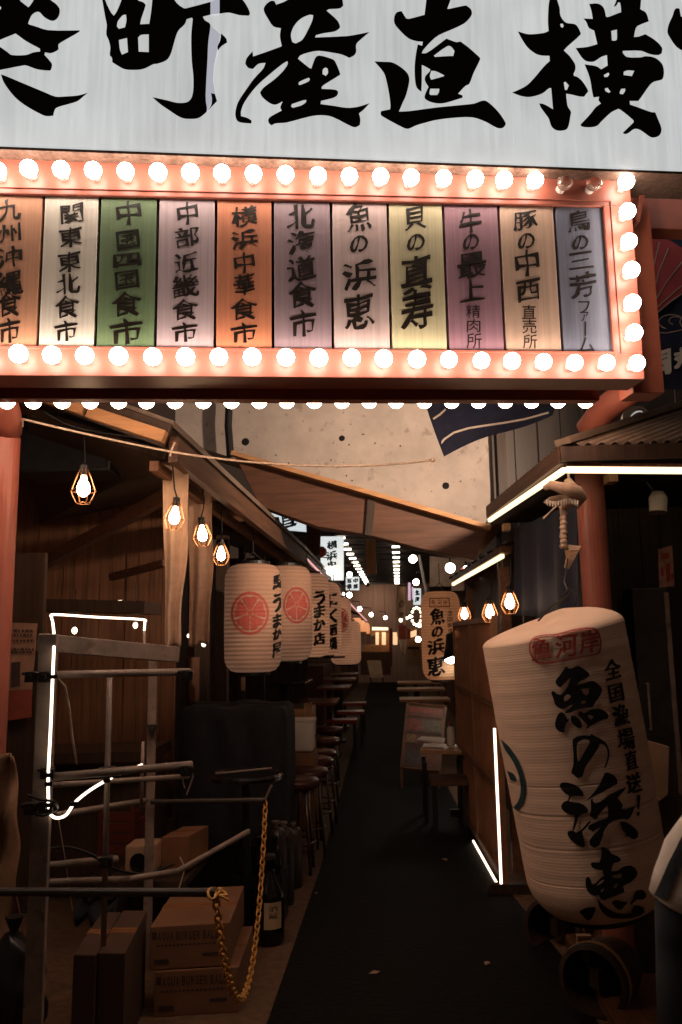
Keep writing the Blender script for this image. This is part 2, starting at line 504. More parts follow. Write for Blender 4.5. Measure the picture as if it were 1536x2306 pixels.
def ink(mb, ch, x0, y0, x1, y1, place, nib=1.4, brush=True, weight=0.006):
    """brush one character into the box x0..x1, y0..y1; the nib thickens strokes along a slanted direction"""
    vs, fs = glyph(ch, weight, brush)
    steps = [(0, 0)] if nib <= 0 else [(0, 0), (nib, -.5 * nib), (-nib, .5 * nib), (.55 * nib, .55 * nib), (-.6 * nib, -.3 * nib)]
    for k, (dx, dy) in enumerate(steps):
        mb.add([place(x0 + p.x * (x1 - x0) + dx, y0 + p.y * (y1 - y0) + dy, k * .00012) for p in vs], fs)
M['black_gloss'] = mat('black_gloss_top', (.012, .010, .010), .18, var=.2, bump=.02, spec=.6)
M['red_gloss'] = mat('red_brown_gloss_top', (.17, .055, .03), .2, var=.3, bump=.02, spec=.6)
# ------------------------------------------------------------------ the setting: ground
g = MB().add([(-40, -10, 0), (40, -10, 0), (40, 60, 0), (-40, 60, 0)], [(0, 1, 2, 3)])
struct(obj('ground', g, M['paving']))
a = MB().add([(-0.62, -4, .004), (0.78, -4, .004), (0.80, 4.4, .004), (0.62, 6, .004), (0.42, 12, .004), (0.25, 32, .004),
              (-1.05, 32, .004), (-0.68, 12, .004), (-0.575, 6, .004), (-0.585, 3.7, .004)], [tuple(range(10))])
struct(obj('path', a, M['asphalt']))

def gboxq(mb, u0, u1, zb, zt, w0, w1):           # as gbox, each of bottom and top given at both ends
    q = lambda w: [GW(u0, zb[0], w), GW(u1, zb[1], w), GW(u1, zt[1], w), GW(u0, zt[0], w)]
    return mb.hexa(q(w0), q(w1))
# ------------------------------------------------------------------ gate of red posts and beams
def gbox(mb, u0, u1, z0, z1, w0, w1):
    q = lambda w: [GW(u0, z0, w), GW(u1, z0, w), GW(u1, z1, w), GW(u0, z1, w)]
    return mb.hexa(q(w0), q(w1))
gate = thing('entrance_gate', 'vermilion steel gate with round posts carrying the signs over the alley mouth', 'gate', (GW(0, 0, -.3).x, GW(0, 0, -.3).y, 0))
WP = -.86
uR = GU(1321, 985, WP)[0]; uL = GU(15, 910, WP)[0]
rP = 31 / F_PX * GW(uR, 2, WP).y
for u in (uL, uR):
    c = GW(u, 0, WP)
    p = MB().lathe([(rP, 0), (rP, 2.56)], (c.x, c.y, 0), seg=24)
    p.lathe([(.10, 0), (.10, .02), (.06, .022)], (c.x, c.y, 0), seg=24)
    obj('post', p, M['vermilion'], gate, smooth=False)
for u in (uL, uR):
    za = GU(1345, 948, WP)[1]
    el = MB().tube([GW(u + .01, za - .05, WP + .01), GW(u + .03, za + .0, WP + .10), GW(u + .045, za + .03, WP + .22), GW(u + .05, za + .04, -.31)], [rP * .98, rP * .97, rP * .95, rP * .95], 18)
    obj('bracket_arm', el, M['vermilion'], gate, smooth=True)
zlow0 = GU(740, 909, -.26)[1]; zlow1 = GU(740, 881, -.2)[1]
b = gbox(MB(), -2.1, GU(1352, 917, -.2)[0], zlow0, zlow1 + .04, -.20, -.26)
obj('lower_beam', b, M['vermilion_dark'], gate, bevel=.004)
ubr = GU(1482, 700, -.17)[0]
b = gbox(MB(), GU(1405, 600, -.17)[0], ubr, GU(1482, 885, -.17)[1], GU(1482, 405, -.17)[1], -.168, -.30)
obj('back_upright', b, M['vermilion_dark'], gate, bevel=.004)
b = gbox(MB(), -2.2, 2.6, GU(1482, 470, -.30)[1] - .10, GU(1482, 395, -.30)[1] + .05, -.302, -.40)
obj('upper_beam', b, M['vermilion_dark'], gate, bevel=.006)
br = MB().slab([GP(1443, 425, -.10), GP(1452, 423, -.10), GP(1452, 440, -.10), GP(1441, 500, -.10), GP(1432, 497, -.10)], -G_N * .06)
obj('bracket_plate', br, M['vermilion'], gate)
# the row of bulbs under the lower beam
lowx = [-240, -176, -112, -48, 15, 75, 140, 203, 267, 330, 394, 458, 521, 584, 646, 708, 770, 832, 892, 956, 1017, 1078, 1138, 1197, 1257, 1319]
def bulb_mesh(c, ax, r, n=14):
    pr = [(.42, -1.35), (.46, -.95), (.72, -.62), (.92, -.28), (1.0, .05), (.93, .38), (.74, .68), (.44, .9), (.12, 1.0)]
    return MB().lathe([(a * r, z * r) for a, z in pr], c, ax, n)
lb = gbox(MB(), -2.1, GU(1352, 917, -.32)[0], zlow0 + .085, zlow0 + .11, -.262, -.39)
obj('bulb_rail', lb, M['vermilion_dark'], gate)
for x in lowx:
    c = GP(x, 902, -.32)
    o = obj('bulb', bulb_mesh(c, (0, 0, -1), .034), M['bulb_low'], gate, smooth=True)
    obj('socket', MB().lathe([(.02, 0), (.02, .045)], c + Vector((0, 0, .034)), seg=10), M['white'], o)

# ------------------------------------------------------------------ marquee sign with the name boards
mq = thing('marquee_sign', 'long vermilion box sign with eleven coloured name boards ringed by light bulbs', 'sign', GW(0, 2.6, 0))
uE = GU(1420, 430)[0]                       # right end of the front frame
uS = -2.15
zt = lambda: GU(740, 372)[1]
Z0, Z1 = GU(740, 850)[1], GU(740, 372)[1]    # frame bottom and top
zi0, zi1 = GU(740, 790)[1], GU(740, 449)[1]  # opening
TI = lambda u: zi1 + .0105 * u                # the opening's top edge climbs a little to the right
uI = GU(1372, 620)[0]
fr = MB()
gboxq(fr, uS, uE, (TI(uS), TI(uE)), (Z1, Z1), 0, -.15); gbox(fr, uS, uE, Z0, zi0, 0, -.15); gboxq(fr, uI, uE, (zi0, zi0), (TI(uI), TI(uE)), 0, -.15)
obj('frame', fr, M['vermilion'], mq, bevel=.003)
bd = .010
fr = MB()
gboxq(fr, uS, uI + .006, (TI(uS) - .006, TI(uI) - .006), (TI(uS) + .004, TI(uI) + .004), .004, -.02); gbox(fr, uS, uI + .006, zi0 - .004, zi0 + .008, .004, -.02); gbox(fr, uI - .006, uI + .006, zi0 + .008, TI(uI) - .007, .004, -.02)
gboxq(fr, uS, uI + .030, (TI(uS) + .018, TI(uI) + .018), (TI(uS) + .023, TI(uI) + .023), .005, -.001); gbox(fr, uI + .025, uI + .030, zi0, TI(uI) + .017, .005, -.001)
obj('moulding', fr, M['vermilion'], mq, bevel=.002)
obj('backing', gboxq(MB(), uS, uI, (zi0, zi0), (TI(uS), TI(uI)), -.05, -.14), M['gap'], mq)
BC = [('orange', (0.52, 0.25, 0.145)), ('cream_white', (0.66, 0.58, 0.49)), ('green', (0.135, 0.195, 0.095)), ('pale_lilac', (0.47, 0.35, 0.365)),
      ('bright_orange', (0.58, 0.205, 0.105)), ('purple_grey', (0.30, 0.205, 0.23)), ('pale_pink', (0.60, 0.435, 0.41)), ('pale_yellow', (0.58, 0.50, 0.305)),
      ('mauve', (0.33, 0.17, 0.21)), ('peach', (0.57, 0.375, 0.275)), ('slate_blue', (0.165, 0.17, 0.225))]
BM = [mat(n + '_board_paint', c, 0.55, var=0.16, scale=3, stretch=(26, 26, .5), bump=.12) for n, c in BC]
tops = [-30, 100, 226, 357, 487, 614, 745, 872, 996, 1120, 1245, 1366]
TX = [
 ('kyushu okinawa', 22, 20, [('九', 448, 500, 50), ('州', 500, 548, 52), ('沖', 553, 605, 58), ('縄', 608, 668, 62), ('食', 655, 715, 52), ('市', 716, 772, 50)]),
 ('kanto tohoku', 163, 147, [('関', 455, 505, 52), ('東', 510, 557, 52), ('東', 565, 613, 52), ('北', 616, 663, 54), ('食', 666, 718, 54), ('市', 722, 768, 52)]),
 ('chugoku shikoku', 290, 283, [('中', 452, 505, 58), ('国', 515, 565, 54), ('四', 568, 603, 64), ('国', 606, 655, 56), ('食', 658, 714, 66), ('市', 718, 775, 74)]),
 ('chubu kinki', 423, 415, [('中', 455, 506, 48), ('部', 511, 559, 54), ('近', 566, 615, 54), ('畿', 618, 672, 60), ('食', 674, 722, 58), ('市', 726, 770, 58)]),
 ('yokohama chuka', 551, 549, [('横', 462, 512, 58), ('浜', 515, 562, 60), ('中', 568, 615, 48), ('華', 615, 665, 48), ('食', 672, 722, 60), ('市', 727, 772, 60)]),
 ('hokkaido', 677, 683, [('北', 460, 516, 62), ('海', 520, 574, 64), ('道', 575, 635, 66), ('食', 634, 695, 62), ('市', 698, 758, 60)]),
 ('fish', 808, 810, [('魚', 458, 522, 58), ('の', 530, 568, 40), ('浜', 583, 655, 76), ('恵', 660, 742, 68)]),
 ('shellfish', 935, 941, [('貝', 463, 520, 48), ('の', 527, 564, 40), ('真', 573, 665, 70), ('寿', 652, 742, 72)]),
 ('beef', 1058, 1068, [('牛', 470, 524, 50), ('の', 527, 562, 36), ('最', 565, 628, 64), ('上', 628, 682, 56), ('精', 686, 716, 32), ('肉', 718, 748, 30), ('所', 750, 785, 34)]),
 ('pork', 1182, 1194, [('豚', 473, 521, 54), ('の', 525, 560, 38), ('中', 562, 622, 56), ('西', 624, 682, 54), ('直', 687, 718, 32), ('売', 719, 751, 32), ('所', 753, 785, 32)]),
 ('chicken', 1302, 1320, [('鳥', 474, 524, 48), ('の', 530, 562, 36), ('三', 564, 608, 56), ('芳', 610, 674, 60), ('フ', 678, 706, 26), ('ァ', 702, 724, 18), ('丨', 724, 756, 4), ('ム', 760, 794, 40)]),
]
BL = ['orange board with dark brush lettering, half out of frame', 'cream white board with black brush lettering', 'green board with brown brush lettering', 'pale lilac board with black brush lettering', 'bright orange board with black brush lettering',
      'purple grey board with dark lettering', 'pale pink board with four large characters', 'pale yellow board with four large characters', 'mauve board with small print characters at its foot', 'peach board with small print characters at its foot', 'slate blue board at the right end']
for i in range(11):
    ua, ub = GU(tops[i], 460, -.02)[0] + .0055, GU(tops[i + 1], 460, -.02)[0] - .0055
    bo = obj('name_board', gboxq(MB(), ua, ub, (zi0 + .009, zi0 + .009), (TI(ua) - .007, TI(ub) - .007), -.008, -.045), BM[i], mq, bevel=.002, label=BL[i])
    nm, c0, c1, chars = TX[i]
    t = MB()
    for ch, y0, y1, w in chars:
        small = (y1 - y0) < 36 and i >= 8 and ch != 'の'
        cx = c0 + (c1 - c0) * ((y0 + y1) / 2 - 455) / 315
        ink(t, ch, cx - w / 2, y0, cx + w / 2, y1, lambda x, y, e: GP(x, y, -.0068 + e), 0 if small else (1.0 if w > 60 else .6), not small, .001)
    obj('lettering', t, M['ink_brown'], bo, recalc=False)
uS2 = GU(tops[0], 460)[0]
uX = GU(tops[0], 460, -.02)[0] - .0055
for k in range(3):
    ua, ub = max(uS + .01, uX - .222 * (k + 1) + .011), uX - .222 * k
    if ub - ua > .05: obj('name_board', gboxq(MB(), ua, ub, (zi0 + .009, zi0 + .009), (TI(ua) - .007, TI(ub) - .007), -.008, -.045), BM[(3, 1, 6)[k]], mq, bevel=.002)
top = [(-6, 385), (65, 380), (138, 382), (210, 384), (283, 386), (356, 388), (429, 389), (500, 390), (571, 392), (643, 393), (716, 396), (787, 397), (857, 398), (926, 400), (999, 402), (1070, 403), (1135, 405), (1205, 406), (1272, 412), (1338, 413), (1410, 409)]
side = [(1413, 476), (1416, 544), (1422, 608), (1424, 682), (1428, 749), (1434, 818)]
bot = [(42, 797), (117, 800), (191, 801), (267, 802), (344, 804), (418, 804), (493, 804), (568, 804), (644, 805), (718, 806), (792, 806), (864, 808), (939, 809), (1011, 810), (1084, 812), (1153, 813), (1224, 815), (1294, 817), (1366, 817)]
beyond = [(-78 - 72 * i, 384 - i) for i in range(5)] + [(-33 - 75 * i, 796 - i) for i in range(6)]   # the rows go on past the picture's left edge
for k, (x, y) in enumerate(top + side + bot + beyond):
    c = GP(x, y, .052)
    off = k in (18, 19)
    tl = Vector((R.uniform(-.06, .06), 0, R.uniform(-.06, .06)))
    o = obj('bulb', bulb_mesh(c, G_N + tl, .0335 * R.uniform(.97, 1.03), 16), M['glass'] if off else M['bulb'], mq, smooth=True, label='unlit clear bulb at the top right' if off else None)
    obj('socket', MB().lathe([(.019, -.052), (.017, -.026)], c, G_N, 12), M['white'], o)

# ------------------------------------------------------------------ big white sign with brush characters
ws = thing('white_sign', 'huge backlit white sign with giant black brush characters above the bulb sign', 'sign', GW(0, 3.5, 0))
WZ0 = GU(768, 358, .065)[1]
obj('sign_panel', gbox(MB(), -2.3, 2.7, WZ0, 4.75, .065, -.12), M['sign_face'], ws, bevel=.003)
obj('bottom_rail', gbox(MB(), -2.3, 2.7, WZ0 - .012, WZ0 - .001, .066, -.125), mat('rusty_rail', (.11, .06, .04), .6, var=.6, scale=9, stretch=(6, 6, 1), spots=.6), ws)
for u in (GU(400, 200, .065)[0], GU(1152, 200, .065)[0]):
    obj('panel_joint', gbox(MB(), u - .002, u + .002, WZ0 + .01, 4.75, .0658, .064), mat('panel_joint', (.5, .5, .5), .5, emis=(.56, .58, .58), es=.9), ws)
CH = []
CH.append((7.68, 0, 0, [[[(-400, -250), (330, -250), (345, 0), (400, 55), (490, 125), (520, 95), (580, 0), (640, -250), (720, -250), (880, 0), (960, 60), (1020, 130), (1035, 190), (1020, 270), (980, 330), (920, 360), (850, 345), (760, 290), (690, 215), (640, 205), (560, 250), (520, 320), (490, 400), (500, 420), (600, 450), (830, 520), (1380, 525), (1370, 550), (1200, 650), (1030, 750), (1010, 780), (1015, 850), (980, 880), (880, 920), (780, 905), (770, 950), (860, 1050), (900, 1110), (885, 1200), (860, 1220), (650, 1200), (480, 1140), (420, 1130), (0, 1210), (-350, 1260)],
   [(0, 690), (270, 580), (300, 600), (450, 710), (690, 840), (695, 890), (580, 905), (450, 950), (200, 950), (130, 900), (0, 810), (-120, 750)], [(-20, 100), (20, 120), (15, 160), (-20, 165)]],
  [[(15, 1285), (90, 1310), (400, 1440), (760, 1590), (960, 1670), (1100, 1670), (1350, 1650), (1520, 1605), (1440, 1670), (1340, 1750), (1150, 1810), (970, 1870), (930, 1960), (925, 2000), (820, 2010), (740, 1990), (480, 1850), (290, 1710), (150, 1550), (60, 1410)]]]))
CH.append((4.389, 220, 0, [[[(10, -200), (45, 0), (75, 170), (90, 250), (85, 340), (110, 400), (125, 470), (120, 545), (140, 570), (145, 615), (200, 650), (270, 685), (400, 690), (470, 675), (550, 635), (590, 630), (680, 595), (720, 540), (745, 460), (770, 370), (800, 300), (860, 240), (880, 190), (930, 175), (940, 185), (925, 350), (930, 600), (945, 750), (945, 880), (930, 960), (900, 1000), (860, 1015), (780, 1015), (680, 990), (540, 960), (620, 1030), (700, 1085), (830, 1165), (940, 1175), (1000, 1165), (1050, 1130), (1080, 1095), (1070, 1000), (1070, 880), (1085, 600), (1095, 400), (1115, 250), (1100, 225), (1060, 200), (1040, 165), (1115, 145), (1115, 18), (900, 75), (850, 80), (760, 0), (700, -200)],
   [(75, -60), (245, -60), (235, 0), (190, 110), (160, 155), (130, 120), (75, 0)], [(190, 260), (200, 210), (250, 150), (280, 145), (285, 200), (270, 270), (210, 285)], [(400, -60), (545, -60), (540, 0), (530, 100), (510, 235), (420, 240), (430, 190), (460, 100), (475, 50), (455, 25), (400, 5)],
   [(210, 395), (290, 375), (300, 515), (240, 540), (220, 490)], [(400, 370), (430, 345), (505, 340), (505, 515), (405, 510)]],
  [[(1205, -20), (1405, -20), (1470, 50), (1505, 130), (1495, 155), (1400, 150), (1300, 125), (1205, 135)]], [[(1220, 330), (1270, 380), (1280, 420), (1220, 460), (1190, 500), (1185, 460), (1210, 400)]], [[(1120, 920), (1160, 930), (1180, 1000), (1085, 1095), (1120, 1040), (1130, 980)]]]))
CH.append((4.8, 520, 0, [[[(640, -60), (610, 0), (490, 50), (470, 10), (430, 10), (370, 60), (355, 110), (400, 200), (460, 285), (540, 305), (530, 390), (550, 500), (400, 555), (240, 610), (235, 555), (170, 630), (155, 690), (190, 735), (240, 745), (300, 690), (375, 680), (350, 740), (250, 850), (150, 990), (80, 1100), (50, 1200), (55, 1280), (90, 1320), (220, 1335), (225, 1305), (180, 1275), (110, 1255), (110, 1200), (150, 1100), (270, 940), (400, 820), (560, 690), (610, 660), (615, 690), (570, 760), (480, 850), (350, 950), (315, 1000), (340, 1050), (430, 1120), (490, 1130), (560, 1095), (535, 1160), (550, 1195), (430, 1260), (405, 1290), (410, 1330), (440, 1355), (480, 1335), (600, 1325), (850, 1260), (980, 1245), (1100, 1265), (1300, 1365), (1350, 1375), (1395, 1350), (1400, 1290), (1385, 1225), (1430, 1190), (1500, 1115), (1370, 1155), (1250, 1165), (1120, 1145), (970, 1125), (975, 1090), (1100, 1060), (1150, 1030), (1160, 990), (1130, 970), (980, 960), (985, 935), (1050, 890), (1180, 810), (1180, 790), (1130, 670), (1100, 640), (960, 600), (920, 615), (890, 680), (870, 740), (850, 735), (725, 635), (750, 600), (850, 565), (950, 550), (1100, 570), (1200, 590), (1280, 625), (1330, 600), (1355, 560), (1355, 480), (1400, 430), (1500, 345), (1350, 375), (1250, 390), (910, 405), (920, 380), (1000, 360), (1120, 340), (1170, 310), (1180, 285), (1150, 220), (1035, 115), (1060, 100), (1180, 90), (1215, 60), (1205, -10), (1190, -60)],
   [(650, 400), (655, 345), (690, 270), (760, 200), (850, 160), (890, 165), (880, 220), (830, 330), (770, 430), (700, 470), (665, 455)], [(990, 800), (995, 750), (1020, 730), (1045, 740), (1050, 790), (1025, 820)], [(730, 910), (740, 885), (840, 840), (855, 855), (840, 880), (745, 920)], [(650, 1150), (660, 1125), (780, 1085), (815, 1080), (810, 1105), (760, 1140), (670, 1165)]]]))
CH.append((4.955, 840, 0, [[[(600, -60), (595, 0), (575, 165), (400, 210), (370, 205), (320, 125), (270, 135), (240, 180), (240, 260), (300, 340), (400, 430), (490, 460), (555, 465), (550, 510), (500, 495), (480, 600), (465, 740), (470, 900), (490, 980), (540, 1025), (545, 900), (545, 725), (580, 740), (640, 775), (630, 800), (585, 850), (580, 900), (620, 970), (600, 1010), (575, 1080), (590, 1110), (650, 1140), (740, 1155), (820, 1145), (1000, 1090), (1000, 1065), (950, 1045), (1030, 960), (1075, 935), (1120, 820), (1195, 665), (1190, 640), (980, 465), (930, 470), (820, 430), (780, 460), (600, 590), (545, 595), (560, 560), (640, 470), (730, 395), (900, 320), (1020, 260), (1080, 200), (1105, 150), (1090, 100), (1040, 60), (980, 70), (840, 100), (830, 95), (865, 0), (880, -60)],
   [(680, 620), (830, 515), (870, 520), (910, 570), (895, 625), (850, 625), (690, 635)], [(635, 850), (650, 790), (700, 795), (795, 840), (790, 850), (650, 890)], [(630, 1040), (640, 990), (740, 990), (735, 1030), (715, 1060), (640, 1060)]],
  [[(15, 685), (130, 690), (210, 695), (290, 735), (370, 800), (400, 850), (405, 910), (370, 1060), (330, 1150), (290, 1245), (400, 1240), (700, 1200), (950, 1175), (1130, 1155), (1240, 1120), (1310, 1160), (1400, 1250), (1480, 1370), (1475, 1400), (1440, 1430), (1380, 1425), (1260, 1360), (1110, 1310), (900, 1315), (700, 1340), (580, 1370), (480, 1400), (400, 1435), (350, 1430), (100, 1295), (85, 1270), (90, 1240), (190, 1220), (195, 1180), (180, 1050), (150, 900), (120, 810)]]]))
CH.append((7.437, 1150, 0, [[[(660, -80), (650, 0), (635, 100), (625, 350), (635, 520), (560, 550), (400, 570), (280, 570), (120, 525), (180, 640), (280, 790), (420, 900), (520, 930), (650, 935), (655, 1020), (560, 1110), (400, 1300), (270, 1430), (120, 1510), (25, 1550), (150, 1600), (280, 1625), (400, 1610), (540, 1560), (640, 1480), (680, 1475), (690, 1600), (710, 1830), (560, 1745), (480, 1730), (500, 1790), (570, 1890), (640, 1990), (680, 2110), (740, 2170), (820, 2190), (930, 2170), (970, 2110), (1000, 1950), (1010, 1870), (960, 1790), (940, 1680), (930, 1570), (1000, 1580), (1150, 1615), (1230, 1620), (1300, 1530), (1280, 1480), (1200, 1360), (1120, 1290), (1060, 1270), (1055, 1240), (1085, 1160), (1080, 1080), (1040, 1010), (980, 930), (890, 845), (950, 780), (1170, 580), (1170, 540), (1110, 430), (1060, 400), (930, 380), (860, 310), (830, 240), (820, 130), (780, 0), (770, -80)],
   [(830, 400), (870, 395), (890, 430), (870, 465), (840, 450)], [(890, 1380), (920, 1370), (975, 1430), (945, 1505), (910, 1505)]]]))
CH.append((6.244, 1290, 0, [[[(620, -60), (615, 0), (575, 95), (610, 80), (640, 30), (665, 40), (675, 100), (680, 170), (600, 200), (490, 240), (465, 230), (450, 150), (420, 90), (350, 50), (230, 55), (260, 150), (280, 265), (150, 260), (190, 310), (225, 390), (300, 430), (345, 620), (200, 660), (40, 675), (120, 800), (180, 855), (250, 870), (310, 860), (400, 800), (480, 775), (490, 920), (400, 975), (340, 935), (280, 920), (165, 905), (220, 1040), (250, 1150), (270, 1280), (290, 1370), (370, 1360), (360, 1410), (395, 1455), (320, 1510), (250, 1600), (105, 1755), (130, 1780), (240, 1790), (340, 1770), (400, 1710), (540, 1580), (640, 1530), (680, 1550), (850, 1690), (855, 1720), (700, 1870), (740, 1885), (790, 1865), (860, 1815), (930, 1820), (1010, 1870), (1080, 1920), (1130, 1935), (1210, 1910), (1245, 1850), (1240, 1780), (1200, 1680), (1160, 1580), (1100, 1575), (920, 1510), (805, 1470), (800, 1420), (920, 1420), (960, 1370), (1080, 1200), (1140, 1150), (1250, 1120), (1275, 1080), (1280, 980), (1250, 890), (1150, 810), (1020, 790), (960, 805), (760, 800), (700, 740), (705, 715), (960, 715), (1080, 760), (1200, 775), (1250, 750), (1255, 670), (1150, 560), (1020, 480), (920, 515), (860, 520), (885, 400), (920, 360), (1070, 300), (1030, 180), (950, 130), (960, 0), (965, -60)],
   [(540, 435), (620, 415), (620, 550), (600, 570), (550, 570)], [(435, 1055), (500, 1020), (515, 1045), (490, 1080), (445, 1085)], [(715, 1010), (770, 990), (865, 995), (830, 1070), (715, 1055)], [(450, 1245), (490, 1235), (530, 1290), (510, 1305), (460, 1280)], [(660, 1300), (680, 1250), (735, 1245), (735, 1280), (705, 1325), (665, 1320)]],
  [[(1460, 115), (1500, 120), (1520, 230), (1560, 240), (1700, 200), (1900, 300), (1800, 600), (1650, 760), (1536, 710), (1450, 650), (1360, 520), (1330, 450), (1350, 340), (1400, 230), (1430, 140)]]]))
for sc, ox, oy, comps in CH:
    t = MB()
    for loops in comps:
        vs, fs = fill2d(loops)
        t.add([GP(ox + p.x / sc, oy + p.y / sc, .0675) for p in vs], fs)
    obj('brush_character', t, M['ink'], ws, recalc=False)
pe = MB().add([GP(220 + x / 4.389, y / 4.389, .0672) for x, y in [(1115, 18), (1205, -20), (1205, 135), (1115, 145)]], [(0, 1, 2, 3)])
pe.add([GP(220 + x / 4.389, y / 4.389, .0672) for x, y in [(1115, 250), (1215, 340), (1190, 460), (1150, 650), (1140, 800), (1165, 930), (1085, 1095), (1070, 1000), (1070, 880), (1085, 600), (1095, 400)]], [tuple(range(11))])
obj('peeled_paint', pe, mat('worn_ink_backlit', (.35, .36, .40), .6, var=.3, scale=12, stretch=(4, 4, 1), emis=(.50, .51, .58), es=.8), ws, recalc=False)
# ------------------------------------------------------------------ left stall: shed roof, posts, plank walls
EY = 2.47                                             # height of the eaves along the alley
cL = P(390, 1012, 3.8)
stall = thing('wooden_stall', 'open fronted wooden stall with sloping roof and plank walls left of the alley', 'stall', (-1.9, 5.0, 0))
eA, eB = P(390, 1012, 3.8), P(690, 1262, 8.35)
eC = Vector((-.95, 14.5, eB.z))
rise = Vector((-2.6, 0, 1.02))
obj('roof', MB().slab([eA + Vector((0, 0, .11)), eB + Vector((0, 0, .11)), eC + Vector((0, 0, .11)), eC + rise + Vector((0, 0, .11)), eA + rise + Vector((0, 0, .11))], (0, 0, .035)), M['tin'], stall)
m = MB().bar(eA, eB, .05, .13); m.bar(eB, eC, .05, .13)
obj('eave_beam', m, M['wood_dark_y'], stall, bevel=.004)
m = MB().bar(eA + Vector((-.10, .02, -.075)), eC + Vector((-.10, 0, -.075)), .045, .05)
obj('lower_rail', m, M['wood_y'], stall)
m = MB().bar(eA + Vector((-.02, -.02, .06)), eA + rise + Vector((0, -.02, .06)), .04, .12)
obj('rake_board', m, M['wood_dark'], stall, bevel=.004)
q0, q1 = P(372, 985, 3.72), P(200, 928, 3.72)
m = MB().bar(q0, q1, .05, .06); m.bar(q1 + (q1 - q0) * .06, q1 + (q1 - q0) * 1.1, .05, .05)
obj('rafter', m, M['wood_pale_x'], stall, bevel=.003)
for k in range(5):
    y = 4.5 + k * .85
    f = (y - eA.y) / (eB.y - eA.y)
    e0 = eA.lerp(eB, f)
    obj('rafter', MB().bar(e0 + Vector((-.06, 0, .02)), e0 + Vector((-1.6, 0, .02 + 1.6 * .392)), .045, .06), M['wood_x'], stall)
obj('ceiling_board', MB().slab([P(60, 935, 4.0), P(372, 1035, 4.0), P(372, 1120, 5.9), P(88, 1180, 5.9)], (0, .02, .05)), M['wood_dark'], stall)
# back wall made of upright planks (one board at a time, a little uneven)
m = MB(); x = P(30, 1200, 6.0).x
while x < -1.74:
    w = R.uniform(.085, .11)
    m.box((x + w / 2, 6.0 + R.uniform(-.004, .004), 1.65), (w - .004, .03, 2.6))
    x += w
obj('plank_wall', m, M['wood_v'], stall)
m = MB(); y = 3.9
while y < 6.0:
    m.box((P(15, 1200, 6.0).x - .75 * (6.0 - y) * .10 - .02, y, 1.8), (.03, .105, 2.9)); y += .11
obj('side_wall', m, M['wood_v'], stall)
obj('brace', MB().bar(P(92, 1272, 5.3), P(372, 1118, 4.6), .06, .075), M['wood_x'], stall, bevel=.004)
obj('brace', MB().bar(P(250, 1300, 5.7), P(372, 1268, 5.5), .05, .05), M['wood_x'], stall, bevel=.004)
obj('shelf', MB().bar(P(18, 1362, 5.0), P(345, 1370, 5.0), .36, .075), M['wood_dark'], stall)
obj('counter', MB().bar(P(10, 1700, 5.2), P(360, 1690, 5.2), .5, .06).bar(P(10, 1840, 5.3), P(360, 1835, 5.3), .3, .62), M['wood_dark'], stall)
for x in (145, 270):
    obj('spotlight', MB().lathe([(.012, 0), (.026, -.03), (.024, -.034)], P(x, 1352, 4.95), seg=12), M['spot'], stall)
# dark uprights inside, deeper down the stall row
for px, Y, w in ((500, 6.9, .10), (455, 7.4, .12), (432, 7.6, .07), (545, 7.8, .06), (590, 8.6, .06)):
    c = P(px, 1500, Y)
    obj('inner_post', MB().box((c.x, Y, 1.25), (w, .09, 2.5)), M['wood_dark'] if px != 432 else M['wood_v'], stall)
m = MB(); x = -3.4
while x < -1.25:
    m.box((x, 11.8, 1.4), (.11, .03, 2.8)); x += .115
obj('back_partition', m, M['wood_dark'], stall)
m = MB(); y = 6.05
while y < 14:
    m.box((-2.35, y, 1.3), (.03, .13, 2.6)); y += .135
obj('plank_partition', m, M['wood_dark'], stall)

# loose things in the stall
c = P(170, 1010, 4.4)
sp = thing('ceiling_speaker', 'black box speaker hung under the left stall roof behind the cage lamp', 'speaker', c - Vector((0, 0, .25)))
obj('cabinet', MB().box(c, (.52, .3, .34)), M['black'], sp, bevel=.008)
obj('grille', MB().box(c + Vector((0, -.154, 0)), (.48, .008, .30)), M['black_soft'], sp)
def cloth_strip(px_top, px_bot, Y, m, label, wob):
    def fn(u, v):
        y = px_top[2] + (px_bot[2] - px_top[2]) * v
        x0 = px_top[0] + (px_bot[0] - px_top[0]) * v; x1 = px_top[1] + (px_bot[1] - px_top[1]) * v
        x = x0 + (x1 - x0) * u + wob * (.6 * math.sin(v * 5.1 + wob) + .3 * math.sin(v * 13 + u)) * (.4 + .6 * u)
        y += (4 - 8 * u) * v * v + 3 * math.sin(u * 9) * v
        return P(x, y, Y) + Vector((0, .022 * math.sin(u * 10 + v * 2.2 + wob) * (.35 + .65 * v) + .012 * math.sin(u * 4 - v * 6), 0))
    t = thing('cloth_strip', label, 'cloth', P((px_bot[0] + px_bot[1]) / 2, px_bot[2], Y), 'cloth strips under the left eaves')
    obj('cloth', MB().grid(fn, 24, 40), m, t, smooth=True, thick=.003)
    obj('rod', MB().tube([P(px_top[0] - 2, px_top[2] + 1, Y), P(px_top[1] + 2, px_top[2] + 1, Y)], .008, 8), M['wood_dark'], t)
cloth_strip((366, 424, 1042), (370, 413, 1456), 4.05, mat('tan_linen', (.50, .345, .245), .9, var=.14, scale=26, bump=.2), 'tall tan cloth strip hanging at the stall corner by the string', 6)
cloth_strip((426, 478, 1080), (424, 474, 1452), 4.75, mat('brown_linen', (.34, .215, .15), .9, var=.16, scale=26, bump=.2), 'darker brown cloth strip right behind the tan one', 5)

